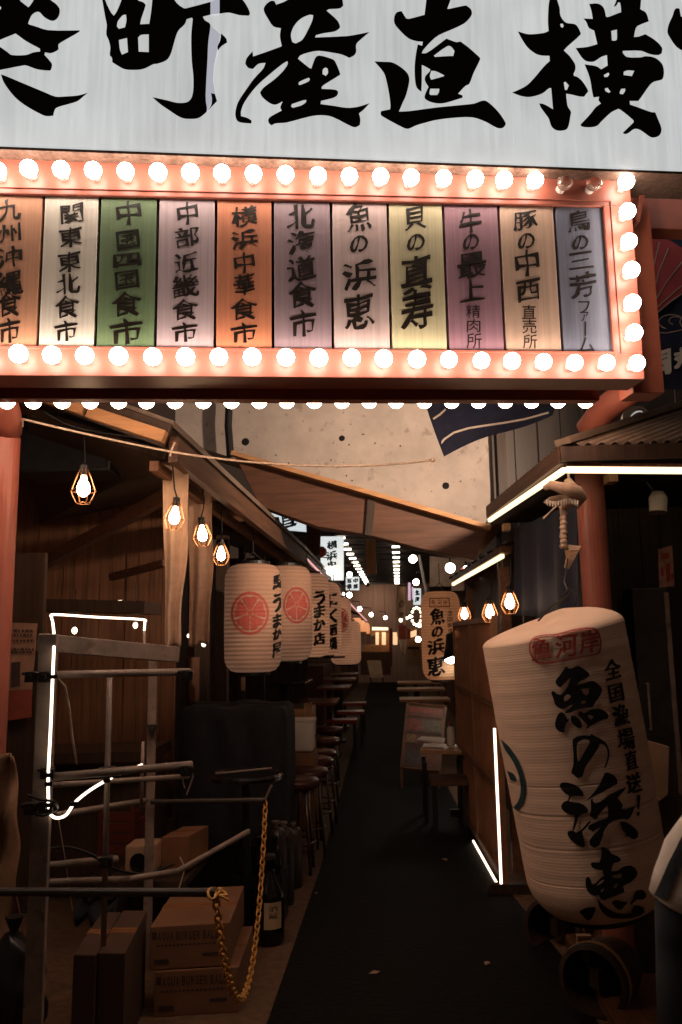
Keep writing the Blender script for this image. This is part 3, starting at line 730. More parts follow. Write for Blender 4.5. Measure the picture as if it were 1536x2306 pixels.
# ------------------------------------------------------------------ cage lamps
def cage_lamp(p, s, top, label, tilt=0.0, up=False):
    t = thing('cage_lamp', label, 'lamp', p, 'wire cage lamps along the eaves')
    ax = Vector((math.sin(tilt), 0, math.cos(tilt)))
    bulb = [(.010, .062), (.014, .045), (.024, .022), (.030, 0), (.029, -.014), (.020, -.030), (.008, -.037)]
    obj('bulb', MB().lathe([(r * s, z * s) for r, z in bulb], p, ax, 14), M['bulb_cage'], t, smooth=True)
    obj('socket', MB().lathe([(.010 * s, .11 * s), (.019 * s, .105 * s), (.019 * s, .060 * s), (.014 * s, .058 * s)], p, ax, 12), M['black'], t)
    cg = MB()
    s1 = (Vector((1, 0, 0)) - ax * ax.x).normalized(); s2 = ax.cross(s1)
    def at(r, z, q): return p + ax * z * s + (s1 * math.cos(q) + s2 * math.sin(q)) * r * s
    for k in range(8):
        q = 2 * math.pi * k / 8
        cg.tube([at(.012, .10, q), at(.036, .045, q), at(.056, -.012, q), at(.048, -.035, q), at(.030, -.068, q)], .0017 * s, 4, caps=False)
    for r, z in ((.056, -.012), (.030, -.068), (.012, .10)):
        cg.tube([at(r, z, 2 * math.pi * k / 16) for k in range(16)], .0018 * s, 4, closed=True)
    obj('cage', cg, mat_cage, t)
    obj('cord', MB().tube([p + ax * .11 * s, p.lerp(top, .5) + Vector((.006, 0, 0)), top], .004, 6), M['black'], t)
    return t
mat_cage = mat('brass_wire', (.34, .16, .07), .4, metal=.6, var=.2)
cage_lamp(P(188, 1100, 3.5), 1.0, P(190, 985, 3.62), 'cage lamp hanging alone at the upper left under the rafter')
cage_lamp(P(393, 1165, 3.85), .92, P(388, 1040, 3.9), 'cage lamp in front of the tan cloth strip', .1)
cage_lamp(P(456, 1205, 4.45), .95, P(457, 1085, 4.5), 'cage lamp in front of the darker cloth strip', -.08)
cage_lamp(P(498, 1250, 5.1), .95, P(498, 1145, 5.2), 'cage lamp just left of the first paper lantern')
cage_lamp(P(1046, 1384, 7.4), 1.05, P(1050, 1310, 7.5), 'cage lamp between the hanging orange lantern and the big one')
cage_lamp(P(1103, 1380, 5.5), .95, P(1108, 1290, 5.6), 'middle cage lamp above the lattice screen')
cage_lamp(P(1148, 1358, 4.9), .95, P(1150, 1262, 4.95), 'cage lamp half hidden behind the dark curtain edge')

# ------------------------------------------------------------------ paper lanterns
def lantern_profile(Rr, L, ribs, sh=.14):
    pr = []
    for i in range(ribs * 2 + 1):
        f = i / (ribs * 2)
        e = min(f, 1 - f) / sh
        k = 1.0 if e >= 1 else .58 + .42 * math.sqrt(max(0, 1 - (1 - e) ** 2))
        k *= 1 - .03 * (2 * f - 1) ** 2
        pr.append((Rr * k * (1.0 if i % 2 else .985), -L * f))
    return pr
def bvh_of(o):
    me = o.data
    mw = Matrix.Identity(4)
    off = Vector(o.location) if o.parent is None else Vector((0, 0, 0))
    return BVHTree.FromPolygons([v.co + off for v in me.vertices], [tuple(p.vertices) for p in me.polygons])
def wrap(tree, pts2, lift=.003, origin=None):
    out = []
    for x, y in pts2:
        d = ray(x, y).normalized()
        h = tree.ray_cast(CAM, d)
        if h[0] is None:
            out.append(None)
        else:
            n = h[1] if h[1].dot(d) < 0 else -h[1]
            out.append(h[0] - d * lift * .6 + n * lift * .6)
    return out
def decal(mb, tree, vs, fs, step, lift=.003):
    vs, fs = cut_up(vs, fs, step)
    pts = wrap(tree, [(p.x, p.y) for p in vs], lift)
    ok = [i for i, p in enumerate(pts) if p is not None]
    mp = {j: k for k, j in enumerate(ok)}
    mb.add([pts[j] for j in ok], [tuple(mp[i] for i in f) for f in fs if all(i in mp for i in f)])
def ring2(cx, cy, rx, ry, a0=0, a1=2 * math.pi, n=40, rot=0):
    return [(cx + rx * math.cos(a0 + (a1 - a0) * i / n), cy + ry * math.sin(a0 + (a1 - a0) * i / n)) for i in range(n)]
def crest(mb, tree, cx, cy, rx, ry, step):
    vs, fs = fill2d([ring2(cx, cy, rx, ry), ring2(cx, cy, rx * .87, ry * .87)], smooth=False); decal(mb, tree, vs, fs, step)
    for k in range(5):
        a = -math.pi / 2 + k * 2 * math.pi / 5
        pts = []
        for i in range(13):
            q = a + (i / 12 - .5) * 1.14
            rr = .81 - .07 * math.exp(-((i - 6) / 1.6) ** 2)
            pts.append((cx + rx * rr * math.cos(q), cy + ry * rr * math.sin(q)))
        q = a + .2
        pts += [(cx + rx * .18 * math.cos(a + .55), cy + ry * .18 * math.sin(a + .55)), (cx + rx * .18 * math.cos(a - .55), cy + ry * .18 * math.sin(a - .55))]
        vs, fs = fill2d([pts], smooth=False); decal(mb, tree, vs, fs, step)
    vs, fs = fill2d([ring2(cx, cy, rx * .13, ry * .13, n=14)], smooth=False); decal(mb, tree, vs, fs, step)
def hang_lantern(cx, y0, y1, Y, label, hook_to, R_=.2246, paper=None, ribs=26, group='white paper lanterns along the left eaves'):
    top, bot = P(cx, y0, Y), P(cx, y1, Y)
    bot = Vector((top.x, Y, bot.z))
    t = thing('paper_lantern', label, 'lantern', bot, group)
    sh = obj('shade', MB().lathe(lantern_profile(R_, top.z - bot.z, ribs), top, seg=72, cap0=False, cap1=False), M[paper or ('paper_lit' if Y < 8 else 'paper_far')], t)
    obj('rim', MB().lathe([(R_ * .6, -.006), (R_ * .6, .05 if group is None else .02), (R_ * .5, .05 if group is None else .02), (R_ * .5, -.006)], top, seg=28), M['black'], t)
    obj('rim', MB().lathe([(R_ * .6, .006), (R_ * .6, -.02), (R_ * .5, -.02), (R_ * .5, .006)], bot, seg=28), M['black'], t)
    hk = MB()
    for s in (-1, 1):
        hk.tube([top + Vector((s * R_ * .5, 0, .01)), top + Vector((s * R_ * .12, 0, .07)), top + Vector((0, 0, .10))], .004, 6)
    hk.tube([top + Vector((0, 0, .09)), Vector((top.x, Y, hook_to))], .004, 6)
    obj('hanger', hk, M['dark_steel'], t)
    return t, sh
lan = [(570, 1271, 1514, 6.3, 'nearest white paper lantern with a full red flower crest'),
       (646, 1275, 1489, 7.25, 'second white lantern, its red crest cut by the nearest one'),
       (692, 1292, 1480, 8.2, 'third white lantern along the eaves with tall black writing'),
       (724, 1312, 1476, 9.3, 'fourth lantern along the eaves, writing on its right side'),
       (752, 1345, 1478, 10.6, 'fifth lantern along the eaves with a small red crest'),
       (778, 1398, 1496, 12.0, 'farthest and lowest lantern of the left row')]
LT = []
for cx, y0, y1, Y, lab in lan:
    LT.append((*hang_lantern(cx, y0, y1, Y, lab, 2.47), cx, y0, y1, Y))
    bot_z = P(cx, y1, Y).z
for i, (cx, cy, rx, ry) in {0: (563, 1381, 43, 49), 1: (668, 1363, 30, 41), 4: (771, 1397, 14, 27)}.items():
    m = MB(); crest(m, bvh_of(LT[i][1]), cx, cy, rx, ry, 12)
    obj('crest', m, M['crest'], LT[i][0], recalc=False)
def column(i, chars, cx, step=8):
    tr = bvh_of(LT[i][1]); m = MB()
    for ch, y0, y1, w in chars:
        for dx, dy in ((0, 0), (1.5, -.6), (-1.5, .6), (.6, 1.2)):
            vs, fs = glyph(ch, .006)
            decal(m, tr, [Vector((cx - w / 2 + p.x * w + dx, y0 + p.y * (y1 - y0) + dy)) for p in vs], fs, step, .003 + .0003 * (dx + 1))
    obj('lettering', m, M['ink'], LT[i][0], recalc=False)
column(0, [('馬', 1292, 1328, 19), ('う', 1336, 1378, 17), ('ま', 1382, 1414, 18), ('か', 1416, 1442, 18), ('屋', 1444, 1482, 20)], 624)
column(2, [('う', 1330, 1362, 24), ('ま', 1362, 1392, 24), ('か', 1394, 1422, 24), ('店', 1424, 1454, 24)], 719)
column(3, [('に', 1336, 1368, 19), ('く', 1370, 1402, 19), ('酒', 1404, 1432, 19), ('場', 1434, 1462, 19)], 749)

# ------------------------------------------------------------------ concrete wall across the alley with sloping timber boards
cw = thing('concrete_wall', 'stained concrete wall with bolt holes above a sloping brown timber fascia', 'wall', (P(800, 1000, 6.7).x, 6.7, 2.3))
Yc = 6.7
m = MB().slab([P(395, 700, Yc), P(1106, 700, Yc), P(1104, 1196, Yc), P(520, 1030, Yc), P(395, 990, Yc)], (0, .5, 0))
obj('slab', m, M['concrete'], cw)
m = MB()
for px, py, r in ((553, 995, 9), (770, 987, 7), (1004, 1094, 8)):
    m.lathe([(r / F_PX * Yc, 0), (r / F_PX * Yc * .8, .004)], P(px, py, Yc - .002), (0, -1, 0), 14)
obj('bolt_hole', m, M['hole'], cw)
m = MB()
for k in range(95):
    px, py = R.uniform(530, 1095), R.uniform(915, 1170)
    if py > 1030 + (px - 540) * .28: continue
    r = R.choice((.6, .8, 1.0, 1.4, 2.0)) / F_PX * Yc
    m.lathe([(r, 0), (r * .8, .002)], P(px, py, Yc - .001), (0, -1, 0), 6)
struct(obj('pit_marks', m, M['hole'], cw), 'stuff')
Yb = 6.45
m = MB().slab([P(528, 1026, Yb), P(838, 1118, Yb), P(826, 1204, Yb), P(716, 1186, Yb), P(585, 1140, Yb)], (0, .22, 0))
obj('fascia_board', m, M['wood_x'], cw, bevel=.006)
m = MB().slab([P(839, 1119, Yb - .01), P(1100, 1194, Yb - .01), P(1068, 1262, Yb - .01), P(950, 1236, Yb - .01), P(828, 1204, Yb - .01)], (0, .22, 0))
obj('fascia_board', m, M['wood_x'], cw, bevel=.006)
m = MB().bar(P(524, 1022, Yb - .06), P(1104, 1190, Yb - .06), .12, .035)
obj('ledge', m, M['wood_pale_x'], cw)
m = MB().slab([P(1068, 1262, Yb - .01), P(1100, 1194, Yb - .01), P(1150, 1130, Yb + .1), P(1140, 1180, Yb + .1)], (0, .25, 0))
obj('corner_board', m, M['wood_x'], cw)
m = MB().slab([P(828, 1125, Yb - .03), P(846, 1128, Yb - .03), P(836, 1206, Yb - .03), P(822, 1204, Yb - .03)], (0, .02, 0))
obj('joint_strip', m, M['wood_dark'], cw)
tag(obj('drain_pipe', MB().tube([P(517, 890, 6.55), P(514, 960, 6.55), P(519, 1028, 6.55)], .032, 12), M['black']), 'dark drain pipe down the left edge of the concrete wall', 'pipe')
wp = MB().slab([P(845, 1215, 9.5), P(822, 1217, 9.5), P(826, 1292, 9.5), P(848, 1292, 9.5)], (0, .08, 0))
tag(obj('hanging_board', wp, M['wood_pale']), 'short pale board hanging below the timber fascia', 'board')

# ------------------------------------------------------------------ right stall with hipped tin roof
st = thing('corner_stall', 'dark stall on the right with hipped corrugated roof and cream light strips', 'stall', (1.6, 4.4, 0))
c0 = P(1267, 1028, 3.75)
hipd = P(1536, 915, 4.32) - P(1267, 1001, 3.75)
ez = c0.z
far = Vector((P(1100, 1160, 5.5).x, 5.5, ez))
def corr(a, b, c, d, n, amp, k):                 # corrugated sheet between edge ab and edge dc
    nrm = (b - a).cross(d - a).normalized()
    def fn(u, v):
        p = a.lerp(b, u).lerp(d.lerp(c, u), v)
        return p + nrm * amp * math.cos(u * k * 2 * math.pi)
    return MB().grid(fn, n, 4)
zr = P(1267, 1003, 3.75).z
A0 = Vector((c0.x, 3.75, zr)); A1 = Vector((c0.x + 2.4, 3.75, zr))
T0 = A0 + hipd * 2.6; T1 = Vector((A1.x + .6, T0.y, T0.z))
obj('roof_sheet', corr(A0, A1, T1, T0, 200, .012, 40), M['tin'], st, smooth=True, thick=.004)
F0 = far + Vector((0, 0, zr - ez)); F1 = Vector((T0.x, far.y + 1.5, T0.z))
obj('roof_sheet', corr(F0, A0, T0, F1, 120, .010, 24), M['tin'], st, smooth=True, thick=.004)
obj('hip_cap', MB().bar(A0 + Vector((0, -.01, .015)), T0 + Vector((0, -.01, .02)), .09, .03), M['tin'], st)
hh = (c0 - P(1267, 1048, 3.75)).z
m = MB().bar(c0 + Vector((-.01, 0, .01)), Vector((A1.x, 3.75, ez + .01)), .03, .07); obj('fascia', m, M['wood_dark'], st)
m = MB().bar(c0 + Vector((0, .016, .01)), far + Vector((0, 0, .01)), .03, .08); obj('fascia', m, M['wood_dark_y'], st)
s0, s1, s2 = P(1276, 1058, 3.77), P(1800, 1062, 3.77), P(1102, 1172, 5.47)
obj('light_strip', MB().bar(s0, s1, .022, .028), M['led_cream'], st)
obj('light_strip', MB().bar(s0 + Vector((-.01, 0, 0)), s2, .02, .024), M['led_cream'], st)
obj('strip_tray', MB().bar(s0 + Vector((0, .02, .024)), s1 + Vector((0, .02, .024)), .06, .015).bar(s0 + Vector((.02, .03, .022)), s2 + Vector((.03, 0, .022)), .05, .015), M['wood_y'], st)
for px, Y in ((1375, 3.97), (1560, 3.97), (1140, 5.45)):
    c = P(px, 1078 if Y < 4 else 1188, Y)
    obj('rafter_end', MB().box(c, (.045, .1, .045)), M['wood_pale'], st)
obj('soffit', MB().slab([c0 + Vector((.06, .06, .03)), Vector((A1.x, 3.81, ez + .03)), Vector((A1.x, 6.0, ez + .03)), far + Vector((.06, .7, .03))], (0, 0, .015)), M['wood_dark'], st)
m = MB(); x = 1.15
while x < 3.2:
    w = R.uniform(.09, .12); m.box((x + w / 2, 4.60 + R.uniform(0, .006), 1.15), (w - .004, .03, 2.3)); x += w
obj('plank_wall', m, M['wood_dark'], st)
m = MB(); y = 4.3
while y < 8.6:
    w = R.uniform(.09, .12); m.box((1.13, y + w / 2, 1.1), (.03, w - .004, 2.2)); y += w
obj('side_wall', m, M['wood_dark'], st)
obj('corner_post', MB().box((P(1440, 1400, 4.4).x - .22, 4.33, 1.15), (.07, .07, 2.3)), M['wood_dark'], st)
# curtain on the alley side
def curtain(u, v):
    p = P(1300, 1130, 4.12).lerp(P(1160, 1190, 5.7), u)
    q = P(1300, 1398, 4.12).lerp(P(1160, 1385, 5.7), u)
    r = p.lerp(q, v)
    return r + Vector((.018 * math.sin(u * 22 + .6 * v) * (.3 + v), .01 * math.sin(u * 9), 0))
tag(obj('shop_curtain', MB().grid(curtain, 60, 10), M['navy'], smooth=True, thick=.004), 'dark navy curtain hanging beside the right red post', 'curtain')
# second, lower eave farther down the alley
s2t = thing('narrow_stall', 'small dark stall with a slanting light strip beyond the hipped roof', 'stall', (.9, 7.5, 0))
a, b = P(1132, 1252, 6.1), P(1020, 1316, 9.0)
obj('eave', MB().bar(a + Vector((.03, 0, .05)), b + Vector((.03, 0, .05)), .08, .05), M['wood_y'], s2t)
obj('light_strip', MB().bar(a, b, .025, .03), M['led_cream'], s2t)
m = MB()
for k in range(9):
    y = 5.7 + k * .45; f = (y - 5.8) / 3.2
    e = a.lerp(b, f)
    m.bar(e + Vector((.0, 0, .09)), e + Vector((.9, 0, .42)), .2, .02)
obj('roof', m, M['wood_dark'], s2t)
for y in (6.0, 8.8):
    obj('post', MB().box((.80, y, 1.05), (.07, .07, 2.1)), M['wood_y'], s2t)
obj('counter', MB().box((1.1, 7.9, .95), (.6, 2.2, .05)).box((1.2, 7.9, .46), (.4, 2.1, .92)), M['wood_dark'], s2t)

# grey tin wall behind, right of the concrete
gw = thing('tin_wall', 'tall grey ribbed tin wall behind the blue flag and red post', 'wall', (1.4, 6.0, 0))
m = MB(); x = P(1107, 1000, 6.6).x; k = 0
while x < 4.2:
    w = .19
    m.box((x + w / 2, 6.62 + (.02 if k % 2 else 0), 3.2), (w - .012, .03, 3.6)); x += w; k += 1
obj('tin_panels', m, M['grey_tin'], gw)
obj('corner_trim', MB().box((P(1128, 1000, 6.56).x, 6.56, 3.2), (.07, .06, 3.6)), M['wood_dark'], gw)

# ------------------------------------------------------------------ string, flags
sa, sb, sc_, sd = GP(4, 932, WP + .075), P(388, 1018, 3.74), P(700, 1049, 3.9), P(975, 1036, 4.0)
pts = [sa.lerp(sb, i / 8) - Vector((0, 0, .006 * math.sin(math.pi * i / 8))) for i in range(9)]
for i in range(1, 17):
    f = i / 16
    pts.append(sb * (1 - f) ** 2 + (sc_ * 2 - sb * .5 - sd * .5) * 2 * f * (1 - f) + sd * f * f)
sr = thing('string', 'pale string tied from the left red post across to the navy flag', 'rope', sa)
obj('cord', MB().tube(pts, .0055, 7), M['rope'], sr, smooth=True)
k = MB()
for a_ in range(3):
    k.tube([GW(uL, sa.z - .03 - .0155 * uL + .012 * a_, WP) + Vector(((rP + .005) * math.cos(q), (rP + .005) * math.sin(q), 0)) for q in [i * math.pi / 8 for i in range(16)]], .006, 6, closed=True)
obj('post_wrap', k, M['rope'], sr); k = MB()
k.tube([pts[8] + Vector((-.01, 0, -.02)), pts[8] + Vector((.0, -.01, .01)), pts[8] + Vector((.015, -.01, .045))], .005, 6)
obj('tie', k, M['rope'], sr); k = MB()
k.ball(sd, .012, 8, 6); k.tube([sd, sd + Vector((-.015, 0, -.03))], .004, 5)
obj('knot', k, M['rope'], sr)
fl = thing('blue_flag', 'navy flag with curved white lines pulled tight above the alley', 'flag', P(1000, 1028, 4.0))
def flag(u, v):
    tl, tr, br, bl = P(956, 905, 4.0), P(1262, 895, 4.25), P(1243, 932, 4.25), P(1000, 1028, 4.0)
    p = tl.lerp(tr, u).lerp(bl.lerp(br, u), v)
    return p + Vector((0, .02 * math.sin(u * 7 + v * 3), .012 * math.sin(u * 5) * v))
fo = obj('cloth', MB().grid(flag, 24, 10), M['navy'], fl, smooth=True)
tr_ = bvh_of(fo)
for line in ([(963, 954), (975, 944), (990, 934), (1003, 922)], [(986, 1008), (1000, 990), (1022, 975), (1055, 965), (1090, 959), (1135, 952), (1180, 944), (1235, 930)]):
    q = [Vector(p) for p in line]; m = MB()
    for i in range(len(q) - 1):
        n = (q[i + 1] - q[i]).normalized(); s = Vector((-n.y, n.x)) * 2.2
        decal(m, tr_, [q[i] - s, q[i + 1] - s, q[i + 1] + s, q[i] + s], [(0, 1, 2, 3)], 14, .006)
    obj('white_line', m, M['cloth_white'], fl, recalc=False)

# fish banner at the far right
Yf = 4.4
fb = thing('fishing_banner', 'festive navy banner with a red striped fish tail right of the bulb sign', 'banner', P(1500, 880, Yf))
m = MB().grid(lambda u, v: P(1452 + u * 330, 520 + v * 355, Yf) + Vector((0, .02 * math.sin(u * 9), 0)), 16, 12)
obj('cloth', m, M['navy'], fb, smooth=True)
Y2 = Yf - .03
tail = [(1456, 540), (1500, 538), (1540, 560), (1620, 590), (1640, 640), (1575, 620), (1500, 690), (1474, 708), (1462, 620)]
vs, fs = fill2d([tail]); obj('fish_tail', MB().add([P(p.x, p.y, Y2) for p in vs], fs), M['red_fish'], fb, recalc=False)
m = MB()
for x0, y0, x1, y1 in ((1468, 545, 1464, 640), (1485, 545, 1468, 650), (1505, 560, 1470, 665), (1540, 585, 1474, 680), (1580, 610, 1477, 695), (1456, 538, 1472, 712), (1472, 712, 1545, 655)):
    m.tube([P(x0, y0, Y2 - .006), P((x0 + x1) / 2 - 4, (y0 + y1) / 2, Y2 - .008), P(x1, y1, Y2 - .006)], .0035, 5)
for cx, cy, r in ((1512, 725, 22), (1522, 722, 12), (1565, 725, 26)):
    m.tube([P(cx + r * 1.3 * math.cos(a), cy + r * .75 * math.sin(a), Y2 - .005) for a in [2.0 + i * .3 for i in range(15)]], .003, 5)
m.tube([P(1478, 748, Y2 - .005), P(1500, 750, Y2 - .005), P(1540, 742, Y2 - .005), P(1600, 735, Y2 - .005)], .003, 5)
obj('white_line', m, mat('banner_line', (.42, .30, .22), .8), fb)
m = MB()
ink(m, '司', 1480, 785, 1510, 842, lambda x, y, e: P(x, y, Y2 - e), 2.6, True, .01)
ink(m, '丸', 1520, 782, 1562, 830, lambda x, y, e: P(x, y, Y2 - e), 2.6, True, .01)
obj('lettering', m, M['cloth_white'], fb, recalc=False)
# chrome lamp hood on the roof
c = P(1433, 950, 4.5)
ch = thing('chrome_lamp_hood', 'shiny chrome dome lamp sitting above the hipped roof', 'lamp', c - Vector((0, 0, .08)))
obj('dome', MB().lathe([(.085, -.03), (.088, 0), (.08, .04), (.055, .075), (.02, .09), (.001, .092)], c, seg=24, cap0=False), M['chrome'], ch, smooth=True)
lp_ = bpy.data.lights.new('added_wall_flood', 'SPOT'); lp_.energy = 400; lp_.color = (1.0, .75, .56); lp_.spot_size = math.radians(115); lp_.spot_blend = 1.0; lp_.shadow_soft_size = .06  # added spot in the hood to brighten the concrete wall
lo_ = bpy.data.objects.new('added_wall_flood', lp_); SC.collection.objects.link(lo_); lo_.parent = ch
lo_.location = Vector((-.10, .10, .10))
lo_.rotation_euler = (P(640, 980, 6.7) - c).to_track_quat('-Z', 'Y').to_euler()
obj('neck', MB().lathe([(.055, -.14), (.055, -.03), (.03, -.02)], c, seg=16), M['dark_steel'], ch)
# ------------------------------------------------------------------ big leaning lantern at the right
YL = 3.54
lt, lb_ = P(1238, 1393, YL), P(1358, 2046, YL)
ax = (lb_ - lt); LL = ax.length; ax.normalize()
RL = 154 / F_PX * YL
bl = thing('big_paper_lantern', 'large aged paper lantern leaning against the right red post, black fish brush writing', 'lantern', lb_)
crease = {k: .0016 * math.sin(k * .31) + .0008 * math.sin(k * .83) for k in range(20, 200)}
crease.update({112: -.006, 131: -.008, 132: -.003, 153: -.006, 176: -.005})
def big_prof(n):
    out = []
    for i in range(n + 1):
        f = i / n
        e0, e1 = f / .055, (1 - f) / .13
        k = 1.0
        if e0 < 1: k = .30 + .70 * math.sqrt(max(0, 1 - (1 - e0) ** 2))
        if e1 < 1: k = .55 + .45 * math.sqrt(max(0, 1 - (1 - e1) ** 2))
        k *= 1.0 - .05 * f
        k *= 1 + (.0007 if i % 2 else -.0007) + crease.get(i, 0)
        out.append((RL * k, LL * f))
    return out
sb_ = MB().lathe(big_prof(206), lt, ax, 120, True, False, ref=(1, 0, 0))
# crumpled paper: shallow dents and a slack belly
for i, p in enumerate(sb_.v):
    d = p - lt; z = d.dot(ax); rd = d - ax * z
    q = math.atan2(rd.y, rd.x)
    k = .003 * math.sin(2 * q + z * 5) * (.3 + z / LL) + .0012 * math.sin(9 * q)
    sb_.v[i] = p + rd.normalized() * k - ax * (.035 * math.cos(q - .5) * max(0, 1 - z / (.14 * LL)))
sh = obj('shade', sb_, M['paper_old'], bl)
obj('rim', MB().lathe([(RL * .55, -.02), (RL * .55, .022), (RL * .45, .022), (RL * .45, -.02)], lb_, ax, 36), M['black'], bl)
TB = bvh_of(sh)
LK = [(9.6, 1230, 1490, [[[(420, 95), (460, 120), (490, 145), (560, 140), (640, 100), (700, 95), (800, 150), (900, 230), (930, 270), (920, 320), (850, 360), (740, 420), (670, 480), (660, 500), (800, 470), (990, 415), (1100, 470), (1180, 560), (1200, 610), (1180, 690), (1120, 790), (1050, 890), (1010, 960), (990, 990), (880, 1000), (740, 1020), (620, 1055), (540, 1090), (450, 1110), (400, 1100), (440, 1060), (560, 960), (560, 930), (480, 960), (420, 1005), (360, 1020), (280, 1000), (200, 930), (160, 800), (115, 680), (130, 635), (180, 645), (240, 700), (320, 710), (390, 640), (460, 540), (510, 400), (535, 345), (480, 380), (400, 460), (330, 540), (300, 560), (230, 500), (205, 430), (240, 360), (320, 260), (390, 150)],
       [(390, 850), (385, 780), (430, 720), (480, 710), (540, 750), (500, 800), (410, 860)], [(750, 590), (850, 570), (940, 570), (900, 690), (860, 730), (800, 690)], [(745, 890), (770, 850), (850, 840), (860, 880), (800, 910), (750, 915)]],
      [[(270, 1120), (330, 1092), (385, 1115), (430, 1180), (450, 1240), (500, 1240), (470, 1290), (420, 1350), (400, 1450), (400, 1520), (340, 1525), (250, 1480), (200, 1400), (195, 1330), (220, 1230)]],
      [[(540, 1170), (600, 1170), (680, 1210), (720, 1240), (770, 1370), (770, 1420), (730, 1445), (680, 1430), (580, 1350), (530, 1250)]],
      [[(700, 1090), (750, 1070), (795, 1110), (850, 1100), (940, 1040), (1050, 1020), (1180, 1030), (1280, 1090), (1330, 1160), (1325, 1225), (1230, 1245), (1110, 1300), (1000, 1360), (900, 1430), (860, 1450), (890, 1370), (790, 1260), (720, 1190), (690, 1140)], [(890, 1160), (950, 1150), (1025, 1190), (970, 1250), (930, 1225)]]]),
      (7.314, 1250, 1640, [[[(290, 180), (370, 130), (480, 115), (570, 120), (595, 90), (640, 120), (740, 170), (830, 240), (870, 310), (890, 400), (880, 500), (830, 640), (800, 660), (845, 520), (860, 420), (840, 320), (790, 265), (730, 255), (715, 310), (640, 430), (550, 560), (490, 660), (450, 790), (380, 825), (275, 740), (270, 710), (300, 600), (300, 400), (290, 280)], [(365, 260), (400, 215), (480, 185), (560, 195), (570, 230), (500, 350), (430, 480), (390, 540), (375, 540), (360, 400)]],
      [[(80, 930), (120, 890), (220, 895), (330, 930), (420, 1000), (465, 1070), (460, 1120), (340, 1110), (270, 1125), (230, 1200), (320, 1215), (420, 1235), (510, 1290), (545, 1350), (530, 1390), (440, 1410), (400, 1440), (360, 1560), (310, 1690), (350, 1720), (450, 1650), (560, 1530), (590, 1530), (560, 1580), (450, 1700), (470, 1800), (495, 1920), (470, 1960), (370, 1920), (260, 1830), (210, 1740), (220, 1690), (290, 1680), (310, 1560), (330, 1430), (200, 1400), (120, 1330), (105, 1270), (150, 1210), (210, 1190), (235, 1110), (160, 1060), (100, 990)]],
      [[(830, 725), (900, 740), (980, 790), (1020, 870), (1010, 920), (880, 990), (740, 1070), (620, 1130), (575, 1165), (510, 1190), (580, 1120), (680, 1000), (760, 860), (800, 760)]],
      [[(585, 1172), (620, 1150), (620, 1200), (660, 1235), (740, 1210), (900, 1090), (1150, 965), (1150, 990), (1090, 1070), (1020, 1150), (1060, 1190), (1110, 1260), (1090, 1330), (1150, 1330), (1310, 1280), (1270, 1380), (1230, 1460), (1190, 1500), (1080, 1490), (930, 1540), (870, 1590), (800, 1690), (790, 1760), (750, 1860), (720, 1930), (640, 1970), (580, 1920), (570, 1850), (620, 1770), (700, 1690), (750, 1620), (620, 1700), (540, 1650), (560, 1600), (700, 1530), (850, 1475), (865, 1440), (870, 1340), (850, 1275), (760, 1370), (710, 1430), (700, 1480), (640, 1500), (570, 1440), (590, 1330)]],
      [[(1060, 1540), (1150, 1540), (1250, 1600), (1340, 1680), (1360, 1750), (1330, 1810), (1280, 1825), (1200, 1780), (1140, 1780), (1160, 1740), (1100, 1650)]]]),
      (8.533, 1290, 1890, [[[(540, 150), (600, 150), (680, 190), (740, 270), (800, 300), (870, 330), (920, 390), (880, 430), (800, 450), (750, 510), (740, 610), (850, 600), (960, 530), (1050, 500), (1130, 510), (1200, 570), (1230, 640), (1200, 730), (1100, 820), (960, 900), (990, 1010), (900, 1050), (800, 1090), (680, 1130), (600, 1165), (530, 1130), (505, 1075), (480, 1060), (430, 1080), (330, 1040), (270, 960), (250, 860), (250, 760), (290, 710), (340, 760), (370, 860), (420, 850), (520, 750), (590, 700), (570, 590), (450, 575), (380, 540), (345, 480), (360, 440), (500, 440), (530, 380), (550, 270)],
       [(740, 690), (930, 650), (930, 740), (780, 740)], [(780, 920), (800, 860), (880, 830), (830, 920), (790, 940)], [(530, 1000), (550, 960), (610, 940), (560, 1010)], [(450, 885), (520, 810), (600, 760), (590, 800), (500, 870)]],
      [[(130, 1370), (250, 1310), (430, 1290), (430, 1350), (390, 1450), (330, 1540), (270, 1540), (190, 1450)]],
      [[(465, 1120), (530, 1200), (640, 1300), (780, 1380), (950, 1420), (1120, 1400), (1160, 1280), (1230, 1260), (1350, 1300), (1370, 1380), (1300, 1440), (1150, 1490), (900, 1510), (720, 1490), (580, 1400), (510, 1280)]],
      [[(740, 1200), (830, 1160), (960, 1190), (1050, 1190), (980, 1280), (930, 1340), (850, 1330)]],
      [[(1080, 1240), (1150, 1130), (1180, 1030), (1250, 970), (1340, 980), (1400, 1040), (1390, 1110), (1320, 1150), (1220, 1150), (1130, 1230)]]])]
m = MB()
for sc, ox, oy, comps in LK:
    for loops in comps:
        vs, fs = fill2d(loops)
        decal(m, TB, [Vector((ox + p.x / sc, oy + p.y / sc)) for p in vs], fs, 14, .006)
obj('brush_writing', m, M['ink'], bl, recalc=False)
m = MB()
for ch, x0, y0, x1, y1 in (('全', 1361, 1484, 1396, 1534), ('国', 1369, 1537, 1403, 1584), ('漁', 1379, 1586, 1416, 1637), ('場', 1389, 1638, 1427, 1687), ('直', 1408, 1690, 1434, 1736), ('送', 1410, 1738, 1443, 1787)):
    for dx, dy in ((0, 0), (1.1, -.3), (-1.1, .4)):
        vs, fs = glyph(ch, .004)
        decal(m, TB, [Vector((x0 + p.x * (x1 - x0) + dx + (p.y - .5) * 5, y0 + p.y * (y1 - y0) + dy)) for p in vs], fs, 12, .006 + dx * .0004)
